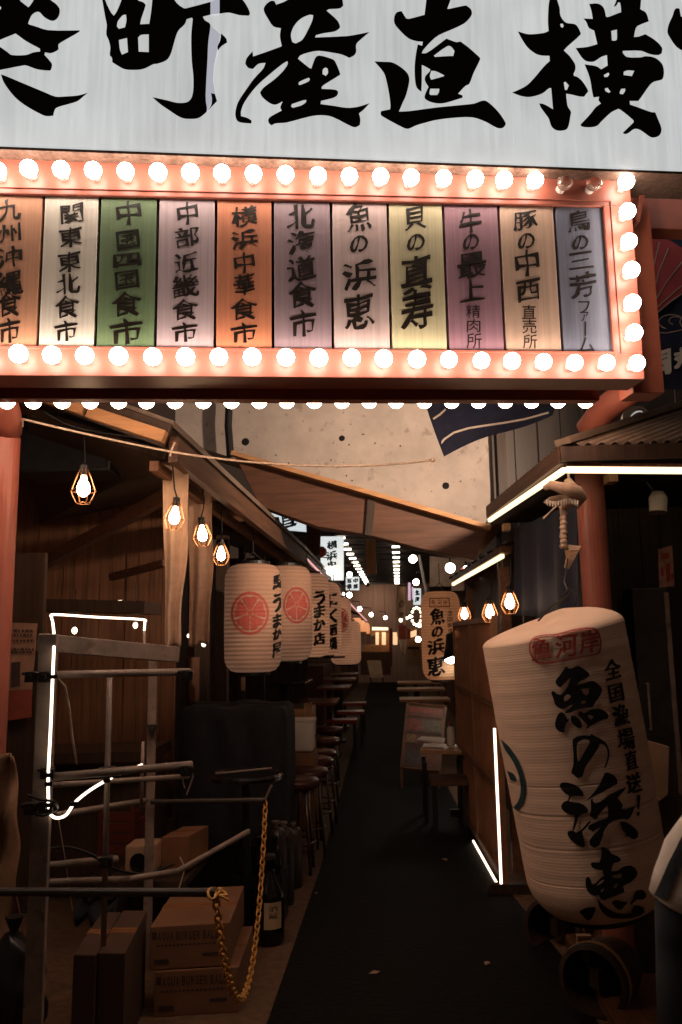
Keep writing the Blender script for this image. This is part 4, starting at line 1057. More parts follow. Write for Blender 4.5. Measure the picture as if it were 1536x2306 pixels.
for lp in ([(1434, 1790), (1441, 1790), (1438, 1822), (1434, 1822)], [(1433, 1829), (1438, 1828), (1439, 1836), (1433, 1837)]):
    vs, fs = fill2d([lp]); decal(m, TB, vs, fs, 14, .006)
obj('small_writing', m, M['ink'], bl, recalc=False)
m = MB()
rr = [(95, 540), (110, 460), (180, 380), (330, 330), (600, 310), (900, 230), (1240, 190), (1340, 250), (1390, 380), (1400, 540), (1370, 640), (1280, 690), (900, 760), (600, 820), (400, 850), (260, 840), (170, 760), (110, 660)]
out_ = [(1180 + x / 8.084, 1390 + y / 8.084) for x, y in rr]
cxr, cyr = 1272, 1455
inn = [(cxr + (x - cxr) * .955, cyr + (y - cyr) * .90) for x, y in out_]
vs, fs = fill2d([out_, inn]); decal(m, TB, vs, fs, 12, .006)
for ch, x0, y0, x1, y1 in (('魚', 1198, 1437, 1242, 1486), ('河', 1251, 1428, 1300, 1480), ('岸', 1306, 1419, 1348, 1470)):
    for dx, dy in ((0, 0), (.9, 0), (-.9, .3)):
        vs, fs = glyph(ch, .008, False)
        decal(m, TB, [Vector((x0 + p.x * (x1 - x0) + dx, y0 + p.y * (y1 - y0) + dy - (p.x - .5) * 8)) for p in vs], fs, 12, .006 + dx * .0004)
obj('stamp', m, M['ink_red'], bl, recalc=False)
m = MB()
for lp in ([(165, 1090), (230, 1150), (300, 1260), (340, 1380), (350, 1480), (335, 1570), (295, 1632), (262, 1610), (300, 1560), (318, 1480), (303, 1370), (258, 1260), (196, 1165)], [(215, 1330), (265, 1358), (285, 1410), (240, 1402)]):
    vs, fs = fill2d([[(1080 + x / 3.368, 1340 + y / 3.368) for x, y in lp]]); decal(m, TB, vs, fs, 14, .006)
obj('teal_mark', m, M['ink_teal'], bl, recalc=False)
m = MB()
hk0 = lt + Vector((.03, 0, .02)); hk1 = P(1282, 1340, YL + .05)
m.tube([hk0 + Vector((-.08, 0, -.03)), hk0 + Vector((-.02, 0, .03)), hk1, hk1 + Vector((-.01, .04, .06)), P(1280, 1250, 3.85)], .004, 6)
m.tube([hk1 + Vector((.02, 0, -.06)), hk1 + Vector((.03, 0, .0)), hk1 + Vector((.0, 0, .03)), hk1 + Vector((-.025, 0, .0)), hk1 + Vector((-.01, 0, -.03))], .005, 6)
obj('hanger', m, M['dark_steel'], bl)

# ------------------------------------------------------------------ orange-lit hanging lantern down the alley
t2, sh2 = hang_lantern(990, 1332, 1531, 9.4, 'tall lantern with black fish writing hanging right of the alley beside a clip lamp', 2.45, R_=.226, paper='paper_orange', ribs=30, group=None)
tr2 = bvh_of(sh2); m = MB()
for ch, x0, y0, x1, y1 in (('魚', 969, 1370, 1001, 1407), ('の', 973, 1411, 997, 1434), ('浜', 963, 1437, 1000, 1475), ('恵', 963, 1478, 1002, 1522)):
    for dx, dy in ((0, 0), (1.3, -.6), (-1.3, .6), (.6, .9)):
        vs, fs = glyph(ch, .006)
        decal(m, tr2, [Vector((x0 + p.x * (x1 - x0) + dx, y0 + p.y * (y1 - y0) + dy)) for p in vs], fs, 9, .004 + dx * .0004)
for ch, x0, y0, x1, y1 in (('全', 1007, 1374, 1019, 1388), ('国', 1007, 1389, 1019, 1401), ('漁', 1007, 1402, 1019, 1414), ('場', 1008, 1415, 1019, 1427)):
    vs, fs = glyph(ch, .006)
    decal(m, tr2, [Vector((x0 + p.x * (x1 - x0), y0 + p.y * (y1 - y0))) for p in vs], fs, 9, .004)
obj('brush_writing', m, M['ink'], t2, recalc=False)
m = MB()
for ch, x0 in (('魚', 971), ('河', 984), ('岸', 997)):
    vs, fs = glyph(ch, .006, False); decal(m, tr2, [Vector((x0 + p.x * 11, 1351 + p.y * 13)) for p in vs], fs, 9, .004)
vs, fs = fill2d([[(967, 1347), (1012, 1346), (1013, 1367), (967, 1368)], [(969, 1349), (1010, 1348), (1011, 1365), (969, 1366)]], smooth=False); decal(m, tr2, vs, fs, 9, .004)
obj('stamp', m, M['ink_red'], t2, recalc=False)
# clip lamp
c = P(1022, 1455, 8.9)
cl = thing('clip_lamp', 'black clip lamp with bright white light in front of the orange lantern', 'lamp', c - Vector((0, 0, .16)))
axl = Vector((.25, -.15, -.95)).normalized()
obj('shade', MB().lathe([(.045, -.14), (.065, -.08), (.10, 0), (.16, .12), (.152, .12), (.09, .01), (.06, -.07)], c, axl, 20, True, False), M['black'], cl, smooth=True)
obj('bulb', MB().lathe([(.04, 0), (.09, .06), (.14, .125), (.10, .165), (.001, .18)], c, axl, 16, True, False), glow('lit_clip_lamp_bulb', (1, .90, .76), 22.0), cl, smooth=True)
obj('arm', MB().tube([c + Vector((-.02, 0, .09)), c + Vector((.05, .05, .22)), c + Vector((.18, .1, .30)), c + Vector((.30, .1, .26))], .012, 8), M['black'], cl)

# ------------------------------------------------------------------ lattice screen with led strip
sc0 = thing('lattice_screen', 'dark lattice screen edged with a lit light strip left of the big lantern', 'screen', GR(1100, 1930))
nb, fb_ = GR(1140, 2012), GR(1040, 1838)
HT = 1.74
dv = (fb_ - nb); lv = dv.length; dn = dv.normalized(); nn = Vector((-dn.y, dn.x, 0))
if nn.x > 0: nn = -nn
m = MB(); z0 = .06
for f in (0, .5, 1):
    p = nb + dv * f; m.bar(p + Vector((0, 0, z0)), p + Vector((0, 0, HT)), .04, .035, up=(0, 1, 0))
for z in (z0 + .02, .62, 1.15, HT - .02):
    m.bar(nb + Vector((0, 0, z)), fb_ + Vector((0, 0, z)), .032, .04)
obj('frame', m, mat('screen_frame', (.26, .12, .06), .5, var=.3), sc0)
m = MB(); n = 36
for i in range(n):
    p = nb + dv * ((i + .5) / n) + nn * .002
    m.bar(p + Vector((0, 0, z0 + .02)), p + Vector((0, 0, HT - .03)), .009, .010, up=(0, 1, 0))
for k in range(14):
    z = .18 + k * .11; m.bar(nb + nn * -.006 + Vector((0, 0, z)), fb_ + nn * -.006 + Vector((0, 0, z)), .008, .008)
obj('lattice', m, mat('lattice_slat', (.30, .125, .06), .5, var=.3), sc0)
o_ = nn * .03
e0 = P(1125, 1640, nb.y - .01); zt_ = e0.z
obj('light_strip', MB().tube([nb + o_ + dn * .40 * lv * 1.42 + Vector((0, 0, .015)), nb + o_ + Vector((0, -.01, .015)), nb + o_ + Vector((0, -.01, zt_))], .0085, 8), M['led'], sc0)
for p in (nb, fb_):
    obj('foot', MB().bar(p + Vector((-.1, 0, .03)), p + Vector((.16, 0, .03)), .05, .06), M['wood_dark'], sc0)

# ------------------------------------------------------------------ dried fish jaw ornament hanging from the eave corner
c = P(1270, 1110, 3.82)
jw = thing('dried_fish_ornament', 'dried fish jaw and tail hanging from the eave corner on a cord', 'ornament', P(1290, 1282, 3.82))
m = MB()
q = [P(x, y, 3.82 + dy) for x, y, dy in ((1226, 1100, -.03), (1240, 1092, -.05), (1268, 1100, -.06), (1300, 1108, -.04), (1309, 1122, 0), (1300, 1140, .03), (1285, 1128, .02), (1262, 1122, .0), (1240, 1124, .01), (1226, 1132, .0))]
m.tube(q, [.012, .022, .030, .032, .026, .014, .016, .017, .012, .006], 10)
m.tube([P(1278, 1082, 3.82), P(1288, 1100, 3.80), P(1280, 1125, 3.81), P(1270, 1145, 3.82)], [.02, .035, .03, .02], 10)
obj('jaw', m, M['bone'], jw, smooth=True)
m = MB().tube([P(1268, 1140, 3.82), P(1269, 1165, 3.82), P(1270, 1190, 3.82), P(1266, 1205, 3.82), P(1272, 1228, 3.82), P(1277, 1240, 3.82)], [.018, .015, .014, .012, .014, .010], 9)
for k_ in range(9):
    pk = P(1268.5 + (k_ % 2), 1146 + k_ * 10.5, 3.82); m.lathe([(.012, .012), (.0175, .004), (.0175, -.004), (.012, -.012)], pk, seg=9)
obj('spine', m, M['bone'], jw, smooth=True)
m = MB().slab([P(1270, 1228, 3.82), P(1280, 1226, 3.82), P(1309, 1230, 3.82), P(1302, 1243, 3.81), P(1292, 1262, 3.82), P(1282, 1281, 3.82), P(1271, 1278, 3.82), P(1276, 1255, 3.81)], (0, .012, 0))
obj('tail_fin', m, M['bone'], jw)
m = MB()
for k_ in range(6):
    m.tube([P(1275 + k_ * .8, 1240, 3.812), P(1278 + k_ * 5, 1279 - k_ * 8, 3.812)], .0035, 5)
obj('fin_ray', m, M['wood_pale'], jw)
m = MB()
for k_ in range(12):
    pk = P(1232 + k_ * 6.2, 1126 + 3 * math.sin(k_ * .6), 3.775); m.lathe([(.007, 0), (.004, -.018), (.0005, -.028)], pk, seg=6)
obj('teeth', m, M['cloth_white'], jw)
obj('cord', MB().tube([P(1280, 1066, 3.82), P(1282, 1085, 3.82)], .006, 6).tube([P(1253, 1140, 3.82), P(1223, 1168, 3.80)], .004, 5), M['rope'], jw)
# spot lamp under the eave at far right
c = P(1482, 1130, 4.15)
sl = thing('spot_lamp', 'small tan spot lamp on a black arm under the right eave', 'lamp', c - Vector((0, 0, .08)))
obj('shade', MB().lathe([(.042, -.055), (.046, .02), (.03, .05)], c, (.1, .1, 1), 18, False, True), M['white'], sl, smooth=True)
obj('arm', MB().tube([c + Vector((0, 0, .05)), c + Vector((-.02, .05, .12)), P(1435, 1075, 4.25)], .018, 8), M['black'], sl)

# ------------------------------------------------------------------ right: steel cabinet, posters, board, wheels
Yk = 4.34
fr_ = thing('steel_cabinet', 'tall dark steel cabinet behind the big lantern at the right edge', 'cabinet', (P(1470, 1500, Yk).x, Yk, 0))
x0, x1 = P(1436, 1500, Yk).x, P(1518, 1500, Yk).x
zt_ = P(1470, 1324, Yk).z
obj('body', MB().box(((x0 + x1) / 2, Yk + .1, zt_ / 2), (x1 - x0, .18, zt_)), M['dark_steel'], fr_, bevel=.006)
obj('edge_trim', MB().box((x1 - .012, Yk + .002, zt_ * .5 + .2), (.022, .012, zt_ - .45)), M['steel'], fr_)
obj('handle', MB().tube([(x0 + .04, Yk + .005, 1.35), (x0 + .04, Yk - .02, 1.35), (x0 + .04, Yk - .02, 1.12), (x0 + .04, Yk + .005, 1.12)], .007, 7), M['steel'], fr_)
po = thing('red_poster', 'worn red and pale poster standing on the steel cabinet at far right', 'poster', P(1500, 1322, 4.38))
obj('sheet', MB().slab([P(1482, 1237, 4.38), P(1514, 1228, 4.38), P(1519, 1320, 4.38), P(1485, 1323, 4.38)], (0, .004, 0)), mat('poster_paper', (.42, .21, .15), .8, var=.4, scale=22), po)
m = MB()
for x, y, w, h in ((1489, 1246, 17, 12), (1500, 1270, 9, 40), (1489, 1278, 4, 20), (1511, 1292, 5, 12)):
    m.slab([P(x, y, 4.374), P(x + w, y - 2, 4.374), P(x + w + 1, y + h, 4.374), P(x + 1, y + h, 4.374)], (0, .002, 0))
obj('print', m, M['red'], po)
wb = thing('white_crate', 'pale plastic crate half hidden behind the big lantern', 'crate', (P(1480, 1700, 4.1).x, 4.1, 0))
za, zb = P(1480, 1665, 4.1).z, P(1480, 1800, 4.1).z
xa, xb = P(1448, 1700, 4.1).x, P(1512, 1700, 4.1).x
obj('board', MB().slab([P(1440, 1662, 4.05), P(1508, 1682, 4.05), P(1505, 1790, 4.05), P(1450, 1830, 4.05)], (0, .03, 0)), M['card_pale'], wb, bevel=.004)
obj('support', MB().box(((xa + xb) / 2, 4.15, zb / 2), (.30, .12, zb)), M['wood_dark'], wb)
for px, py, lab in ((1243, 2094, 'dark round wooden tub on its side under the big lantern, the upper left one'), (1333, 2213, 'dark round wooden tub on its side at the bottom right, nearest the post')):
    c = GR(px, 2140 if py < 2150 else 2290); c = P(px, py, c.y + (.0 if py < 2150 else .0))
    axd = Vector((-.55, -.80, .05)).normalized()
    r = 62 / F_PX * c.y if py < 2150 else 72 / F_PX * c.y
    t = thing('wooden_tub', lab, 'tub', Vector((c.x, c.y, c.z - r)), 'round tubs at the foot of the right post')
    obj('staves', MB().lathe([(r * .80, .28), (r * .97, .14), (r, 0), (r * .86, -.006), (r * .80, .10), (r * .70, .20)], c, -axd, 30, True, False), M['wood_dark'], t)
    obj('hoop', MB().lathe([(r * 1.0, .03), (r * 1.03, .03), (r * 1.02, .055), (r * .99, .055)], c, -axd, 30, False, False), M['wood_pale'], t)
    obj('inner_bar', MB().bar(c - axd * .06 + Vector((-r * .1, 0, 0)), c - axd * .12 + Vector((r * .75, .04, 0)), .06, r * .55), M['wood_dark'], t)
ob = MB().box((1.30, 4.35, .03), (.92, 1.8, .06))
tag(obj('stall_plinth', ob, M['wood_y'], bevel=.006), 'low timber plinth under the tubs along the right edge of the path', 'plinth')
tag(obj('wood_board', MB().slab([GR(1300, 2108, .3), GR(1332, 2108, .3), GR(1325, 2180, .1), GR(1302, 2178, .1)], (0, .03, .0)), M['card_pale']), 'short pale upright board between the two tubs', 'board')

# ------------------------------------------------------------------ sandwich board, table, stool, sauce bottle on the right
def a_board(name, label, tl, tr, br, bl_, depth, face, rows):
    t = thing(name, label, 'sign', (bl_ + br) / 2 + Vector((0, depth / 2, 0)))
    m = MB()
    for a, b in ((tl, bl_), (tr, br), (tl, tr), (bl_, br)):
        m.bar(a, b, .03, .03, up=(0, 1, .2))
    for a, b in ((tl, bl_), (tr, br)):
        m.bar(a + Vector((0, .04, 0)), b + Vector((0, depth, -.02)), .025, .025, up=(0, 1, .2))
    obj('frame', m, M['wood_y'], t)
    obj('panel', MB().slab([tl, tr, br, bl_], (0, .01, 0)), face, t)
    return t
Ya = 9.2
zg = lambda x, Y: Vector((x, Y, 0))
tl, tr_2 = P(918, 1584, Ya + .2), P(1003, 1592, Ya + .2)
bl2, br2 = P(904, 1730, Ya - .1), P(988, 1738, Ya - .1)
menu_face = mat('menu_board_face', (.12, .062, .04), .6, var=.3, scale=14)
t = a_board('menu_board', 'brown sandwich menu board with small pictures standing right of the path', tl, tr_2, br2, bl2, .5, menu_face, 5)
legs = MB()
for p in (bl2, br2):
    legs.bar(p, Vector((p.x, p.y - .02, 0)), .03, .03, up=(0, 1, 0))
obj('leg', legs, M['wood_y'], t)
def bq(u, v, l=.005): return tl.lerp(tr_2, u).lerp(bl2.lerp(br2, u), v) + Vector((0, -l, 0))
def tiles(name, rects, mt, l=.005):
    m = MB()
    for u0, u1, v0, v1 in rects:
        m.add([bq(u0, v0, l), bq(u1, v0, l), bq(u1, v1, l), bq(u0, v1, l)], [(0, 1, 2, 3)])
    obj(name, m, mt, t, recalc=False)
for k, (r, c) in enumerate((((.06, .44, .24, .42), (.20, .05, .03)), ((.50, .94, .24, .42), (.10, .07, .035)), ((.06, .30, .47, .60), (.22, .11, .05)), ((.36, .62, .47, .60), (.13, .03, .02)), ((.68, .94, .47, .60), (.25, .14, .08)), ((.06, .5, .72, .93), (.08, .05, .05)), ((.56, .94, .72, .93), (.17, .06, .03)))):
    tiles('picture', [r], mat('menu_picture_%s' % 'abcdefg'[k], c, .5, var=.9, scale=60))
tiles('heading', [(.06 + i * .125, .06 + i * .125 + .10, .05, .13) for i in range(7)] + [(.06, .94, .16, .175)], mat('menu_heading', (.24, .05, .03), .6))
rows = []
for v in (.185, .205, .435, .452, .615, .635, .66, .68, .695, .945):
    u = .06
    while u < .92:
        w = R.uniform(.02, .09); rows.append((u, min(u + w, .94), v, v + .009)); u += w + R.uniform(.012, .03)
struct_rows = tiles('menu_text', rows, M['card_ink'], .006)

Yt = 7.6
ct = P(1010, 1694, Yt)
t = thing('side_table', 'small round-edged table holding a menu and sauce bottle left of the lattice screen', 'table', Vector((ct.x, ct.y, 0)))
obj('tabletop', MB().slab([P(946, 1688, Yt - .25) * 1, P(1040, 1692, Yt - .25), P(1040, 1676, Yt + .25), P(955, 1674, Yt + .25)], (0, 0, -.03)), M['wood_pale_x'], t, bevel=.004)
for dx, dy in ((-.22, -.15), (.1, -.15), (-.22, .2), (.1, .2)):
    obj('leg', MB().box((ct.x + dx, ct.y + dy, ct.z / 2 - .03), (.035, .035, ct.z - .06)), M['black'], t)
mn = MB()
mn.slab([P(940, 1672, Yt - .1) + Vector((0, 0, .02)), P(1000, 1680, Yt - .1) + Vector((0, 0, .02)), P(1004, 1670, Yt + .1) + Vector((0, 0, .02)), P(950, 1666, Yt + .1) + Vector((0, 0, .02))], (0, 0, .012))
tag(obj('menu_booklet', mn, M['cloth_white']), 'open pale menu booklet lying on the small side table', 'menu')
c = P(1016, 1680, Yt)
bt = thing('sauce_bottle', 'pale squeeze sauce bottle with red cap on the small side table', 'bottle', c)
obj('body', MB().lathe([(.034, 0), (.036, .02), (.034, .15), (.018, .175)], c, seg=14), M['white'], bt, smooth=True)
obj('cap', MB().lathe([(.019, .175), (.017, .20), (.006, .205), (.004, .24)], c, seg=12), M['red'], bt, smooth=True)
c = P(1010, 1756, 7.2)
sq = thing('square_stool', 'square brown wooden stool right of the path beneath the side table', 'stool', Vector((c.x, c.y, 0)))
obj('seat', MB().box(c, (.32, .32, .05)), M['wood_x'], sq, bevel=.006)
for dx in (-.12, .12):
    for dy in (-.12, .12):
        obj('leg', MB().box((c.x + dx, c.y + dy, c.z / 2 - .015), (.03, .03, c.z - .03)), M['black'], sq)
for k, (px, py, Y, w, lab) in enumerate(((930, 1575, 11.0, .55, 'nearest pale narrow table top beyond the menu board'), (925, 1552, 12.4, .6, 'middle pale narrow table beyond the menu board'), (922, 1537, 14.0, .6, 'farthest pale narrow table on the right, by the hanging banner'))):
    c = P(px, py, Y)
    t = thing('dining_table', lab, 'table', Vector((c.x + .2, c.y, 0)), 'tables along the right side')
    obj('tabletop', MB().box(c + Vector((.15, 0, 0)), (w + .1, .55, .03)), M['wood_pale_x'], t)
    obj('leg', MB().box((c.x + .1, c.y, c.z / 2 - .01), (.06, .06, c.z - .02)).box((c.x + .1, c.y, .02), (.35, .35, .03)), M['black'], t)
# ------------------------------------------------------------------ pipe rack at the left with led rope
rk = thing('pipe_rack', 'rusty steel rack of square posts and clamped pipes at the front left', 'rack', GR(80, 2300) - Vector((0, .75, 0)))
pa = P(110, 1428, 2.95)
def upright(mb, p, w, d, z0=0.0): mb.box((p.x, p.y, (p.z + z0) / 2), (w, d, p.z - z0), rz=.25)
m = MB(); upright(m, pa, .062, .055); obj('post', m, M['steel'], rk, bevel=.003)
pb = P(345, 1478, 4.25); m = MB(); upright(m, pb, .045, .045); obj('post', m, M['steel'], rk, bevel=.003)
tb0, tb1 = P(92, 1447, 2.95), P(396, 1474, 3.5)
obj('top_bar', MB().bar(tb0, tb1, .05, .066), M['steel'], rk, bevel=.003)
m = MB()
k = 0
for f0, n in ((.20, 7), (.44, 5)):
    for i in range(n):
        f = f0 + i * .027; c = tb0.lerp(tb1, f) + Vector((0, -.029, 0))
        m.box(c + Vector((0, 0, R.uniform(-.004, .004))), (.010, .002, R.choice((.022, .026, .018)))); m.box(c + Vector((.004, 0, R.uniform(-.01, .01))), (.012, .002, .005))
obj('worn_stencil', m, M['card_ink'], rk)
pipes = [((62, 1521, 2.93), (428, 1513, 3.2), .014), ((118, 1750, 2.93), (432, 1722, 3.22), .015), ((120, 1768, 3.2), (425, 1748, 3.6), .011), ((80, 1952, 2.98), (262, 1934, 3.3), .014),
         ((88, 1988, 2.98), (290, 1980, 3.3), .013), ((290, 1980, 3.3), (400, 1962, 3.5), .013), ((400, 1962, 3.5), (560, 1872, 3.9), .012), ((130, 1835, 3.1), (330, 1802, 3.9), .012)]
for a, b, r in pipes:
    obj('pipe', MB().tube([P(*a), P(*b)], r, 10), M['steel'], rk, smooth=True)
obj('upright_pipe', MB().tube([P(247, 1515, 3.12), P(233, 2130, 3.12)], .011, 10), M['steel'], rk, smooth=True)
obj('upright_pipe', MB().tube([P(322, 1670, 3.6), P(318, 1830, 3.6)], .008, 8), M['steel'], rk, smooth=True)
for px, py, Y in ((72, 1524, 2.92), (104, 1524, 2.9), (107, 1740, 2.9), (104, 1816, 2.9), (245, 1738, 3.08), (240, 1940, 3.1), (420, 1520, 3.18), (344, 1640, 4.2), (420, 1735, 3.2), (70, 1820, 2.9)):
    c = P(px, py, Y)
    cm = MB().box(c, (.045, .045, .038), rz=.3).tube([c + Vector((.0, -.03, 0)), c + Vector((.0, .03, 0))], .011, 7).tube([c + Vector((-.03, -.015, .012)), c + Vector((.03, -.015, .012))], .006, 6)
    obj('clamp', cm, M['dark_steel'], rk)
led = [(325, 1470, 3.55), (325, 1420, 3.55), (326, 1402, 3.55), (319, 1395, 3.55), (220, 1390, 3.5), (124, 1384, 3.42), (116, 1390, 3.4), (119, 1402, 3.2), (122, 1440, 2.97), (120, 1495, 2.885), (118, 1540, 2.885), (114, 1640, 2.885), (109, 1740, 2.88), (109, 1800, 2.88), (110, 1824, 2.89), (118, 1838, 2.93), (132, 1842, 2.98), (150, 1834, 3.0), (170, 1806, 3.02), (205, 1778, 3.05), (250, 1752, 3.12), (290, 1735, 3.2), (320, 1722, 3.25)]
rp = thing('led_rope', 'glowing white rope light looped round the rusty pipe rack', 'light', P(130, 1842, 2.98))
lp = [P(*q) for q in led]; dense = []
for i in range(len(lp) - 1):
    p0, p1, p2, p3 = lp[max(i - 1, 0)], lp[i], lp[i + 1], lp[min(i + 2, len(lp) - 1)]
    for k in range(4):
        t_ = k / 4
        dense.append(.5 * ((2 * p1) + (p2 - p0) * t_ + (2 * p0 - 5 * p1 + 4 * p2 - p3) * t_ ** 2 + (3 * p1 - p0 - 3 * p2 + p3) * t_ ** 3))
dense.append(lp[-1])
obj('tube', MB().tube(dense[4:], .0052, 8), M['led'], rp, smooth=True)
obj('dim_end', MB().tube(dense[:5], .0055, 8), mat('unlit_rope_light', (.55, .42, .34), .4), rp, smooth=True)
m = MB()
for px, py, Y in ((109, 1745, 2.88), (109, 1765, 2.88), (111, 1812, 2.885), (120, 1524, 2.885), (166, 1810, 3.01), (240, 1757, 3.1), (262, 1747, 3.13), (283, 1738, 3.18)):
    c = P(px, py, Y); m.box(c, (.026, .026, .014), rz=.4)
obj('tie', m, M['black'], rp)
cb = [P(128, 1526, 3.1), P(146, 1545, 3.2), P(157, 1600, 3.25), P(163, 1660, 3.3), P(172, 1720, 3.4)]
obj('cord', MB().tube(cb, .005, 6), M['rope'], rp, smooth=True)
obj('thin_wire', MB().tube([P(131, 1842, 3.0), P(146, 1930, 3.1), P(163, 2050, 3.2)], .0022, 5), M['rope'], rp)

def cable(label, pts, r=.004, m='black'):
    q = [P(*p) for p in pts]; d = []
    for i in range(len(q) - 1):
        a0, a1, a2, a3 = q[max(i - 1, 0)], q[i], q[i + 1], q[min(i + 2, len(q) - 1)]
        for k in range(6):
            t_ = k / 6
            d.append(.5 * ((2 * a1) + (a2 - a0) * t_ + (2 * a0 - 5 * a1 + 4 * a2 - a3) * t_ ** 2 + (3 * a1 - a0 - 3 * a2 + a3) * t_ ** 3))
    d.append(q[-1])
    return tag(obj('cable', MB().tube(d, r, 6), M[m], smooth=True), label, 'cable')
cable('dark cable sagging under the lowest rack pipes', [(92, 1915, 3.0), (150, 1908, 3.1), (205, 1925, 3.15), (262, 1958, 3.3), (330, 1968, 3.45), (392, 1945, 3.6)], .006)
cable('pale cord end dangling from the right end of the middle rack pipe', [(424, 1722, 3.2), (434, 1745, 3.2), (428, 1768, 3.2), (420, 1790, 3.2)], .003, 'rope')
cable('second pale cord end looped at the middle rack pipe', [(420, 1724, 3.2), (412, 1752, 3.2), (416, 1775, 3.2)], .0025, 'rope')
cable('pale cord hanging from the pale appliance down to the boxes', [(405, 1930, 3.7), (415, 1955, 3.7), (408, 1985, 3.7), (400, 2010, 3.7)], .003, 'rope')
cable('black cable wound round the rack post above its lower clamp', [(62, 1790, 2.88), (90, 1800, 2.86), (122, 1806, 2.87), (128, 1822, 2.95), (100, 1836, 2.87), (74, 1832, 2.88)], .005)
cable('dark cable slung from the rafter behind the first cage lamp', [(95, 925, 3.75), (150, 955, 3.8), (215, 972, 3.85), (300, 985, 3.85), (385, 1010, 3.85)], .006)
dcr = thing('bottle_crate', 'dark plastic crate of dark bottles behind the big dark bottle', 'crate', GR(590, 2075))
c = GR(585, 2072)
m = MB()
for z in (.04, .14, .24): m.box((c.x, c.y, z), (.30, .24, .07))
obj('crate_body', m, M['black'], dcr)
for i in range(3):
    for j in range(2):
        bx, by = c.x - .10 + i * .10, c.y - .06 + j * .12
        obj('bottle', MB().lathe([(.036, .28), (.036, .33), (.014, .40), (.013, .46), (.016, .465), (.016, .48)], (bx, by, 0), seg=12), M['glass_dark'], dcr, smooth=True)
tag(obj('folded_sheet', MB().grid(lambda u, v: P(170 + 90 * u, 2020 + 60 * v, 3.9) + Vector((0, .03 * math.sin(u * 9) + .02 * math.sin(v * 7), .02 * math.sin(u * 13 + v * 5))), 14, 10), M['black_soft'], smooth=True, thick=.004), 'crumpled dark sheet hanging low behind the rack', 'cloth')

# ------------------------------------------------------------------ barrier bars and yellow chain
bp = tag(obj('barrier_bar', MB().tube([P(-120, 2008, 2.7), P(478, 2010, 2.7)], .0135, 12).tube([P(474, 2010, 2.7), P(486, 2010, 2.7)], .017, 12), M['dark_steel'], smooth=False), 'dark steel barrier bar crossing the front left in front of the rack', 'bar')
bb = tag(obj('barrier_bar', MB().tube([P(340, 1806, 4.2), P(598, 1802, 4.2)], .013, 12), M['dark_steel']), 'dark steel bar farther back holding the far end of the chain', 'bar')
ca, cm_, cc = P(485, 2012, 2.7), P(542, 2150, 3.25), P(598, 1806, 4.2)
path = []
n = 200
ctl = cm_ * 2 - ca * .5 - cc * .5
low = P(548, 2148, 3.25).z
def hang(f):
    x = ca.lerp(cc, f)
    s = math.cosh(3.2 * (f - .42)); s0 = math.cosh(3.2 * .42); s1 = math.cosh(3.2 * .58)
    base = s0 + (s1 - s0) * f
    return Vector((x.x, x.y, x.z - (base - s) / (s0 - 1) * (ca.z - low)))
path = [hang(i / n) for i in range(n + 1)]
chn = thing('yellow_chain', 'yellow plastic chain drooping between the two barrier bars', 'chain', Vector((ca.x, ca.y, low)))
L = [0]
for i in range(n): L.append(L[-1] + (path[i + 1] - path[i]).length)
m = MB(); nl = int(L[-1] / .030); j = 0
for i in range(nl):
    s = (i + .5) * L[-1] / nl
    while L[j + 1] < s: j += 1
    c = path[j].lerp(path[j + 1], (s - L[j]) / (L[j + 1] - L[j])); d = (path[j + 1] - path[j]).normalized()
    a_ = d.cross(Vector((1, 0, 0))).normalized(); b_ = d.cross(a_)
    wv = (a_ + b_).normalized() if i % 2 else (a_ - b_).normalized()
    m.tube([c + d * .021 * math.cos(q) + wv * .012 * math.sin(q) for q in [2 * math.pi * k / 10 for k in range(10)]], .0044, 5, closed=True)
obj('links', m, M['chain'], chn, smooth=True)
m = MB()
for k in range(6):
    c = ca + Vector((R.uniform(-.01, .025), R.uniform(-.02, .02), R.uniform(-.01, .015)))
    a_ = Vector((R.uniform(-1, 1), R.uniform(-1, 1), R.uniform(-1, 1))).normalized(); b_ = a_.cross(Vector((0, .3, 1))).normalized()
    m.tube([c + a_ * .02 * math.cos(q) + b_ * .012 * math.sin(q) for q in [2 * math.pi * i / 10 for i in range(10)]], .0044, 5, closed=True)
obj('knot', m, M['chain'], chn, smooth=True)
obj('hook', MB().tube([P(598, 1800, 4.2), P(604, 1785, 4.2), P(612, 1768, 4.2)], .006, 6), M['steel'], chn)

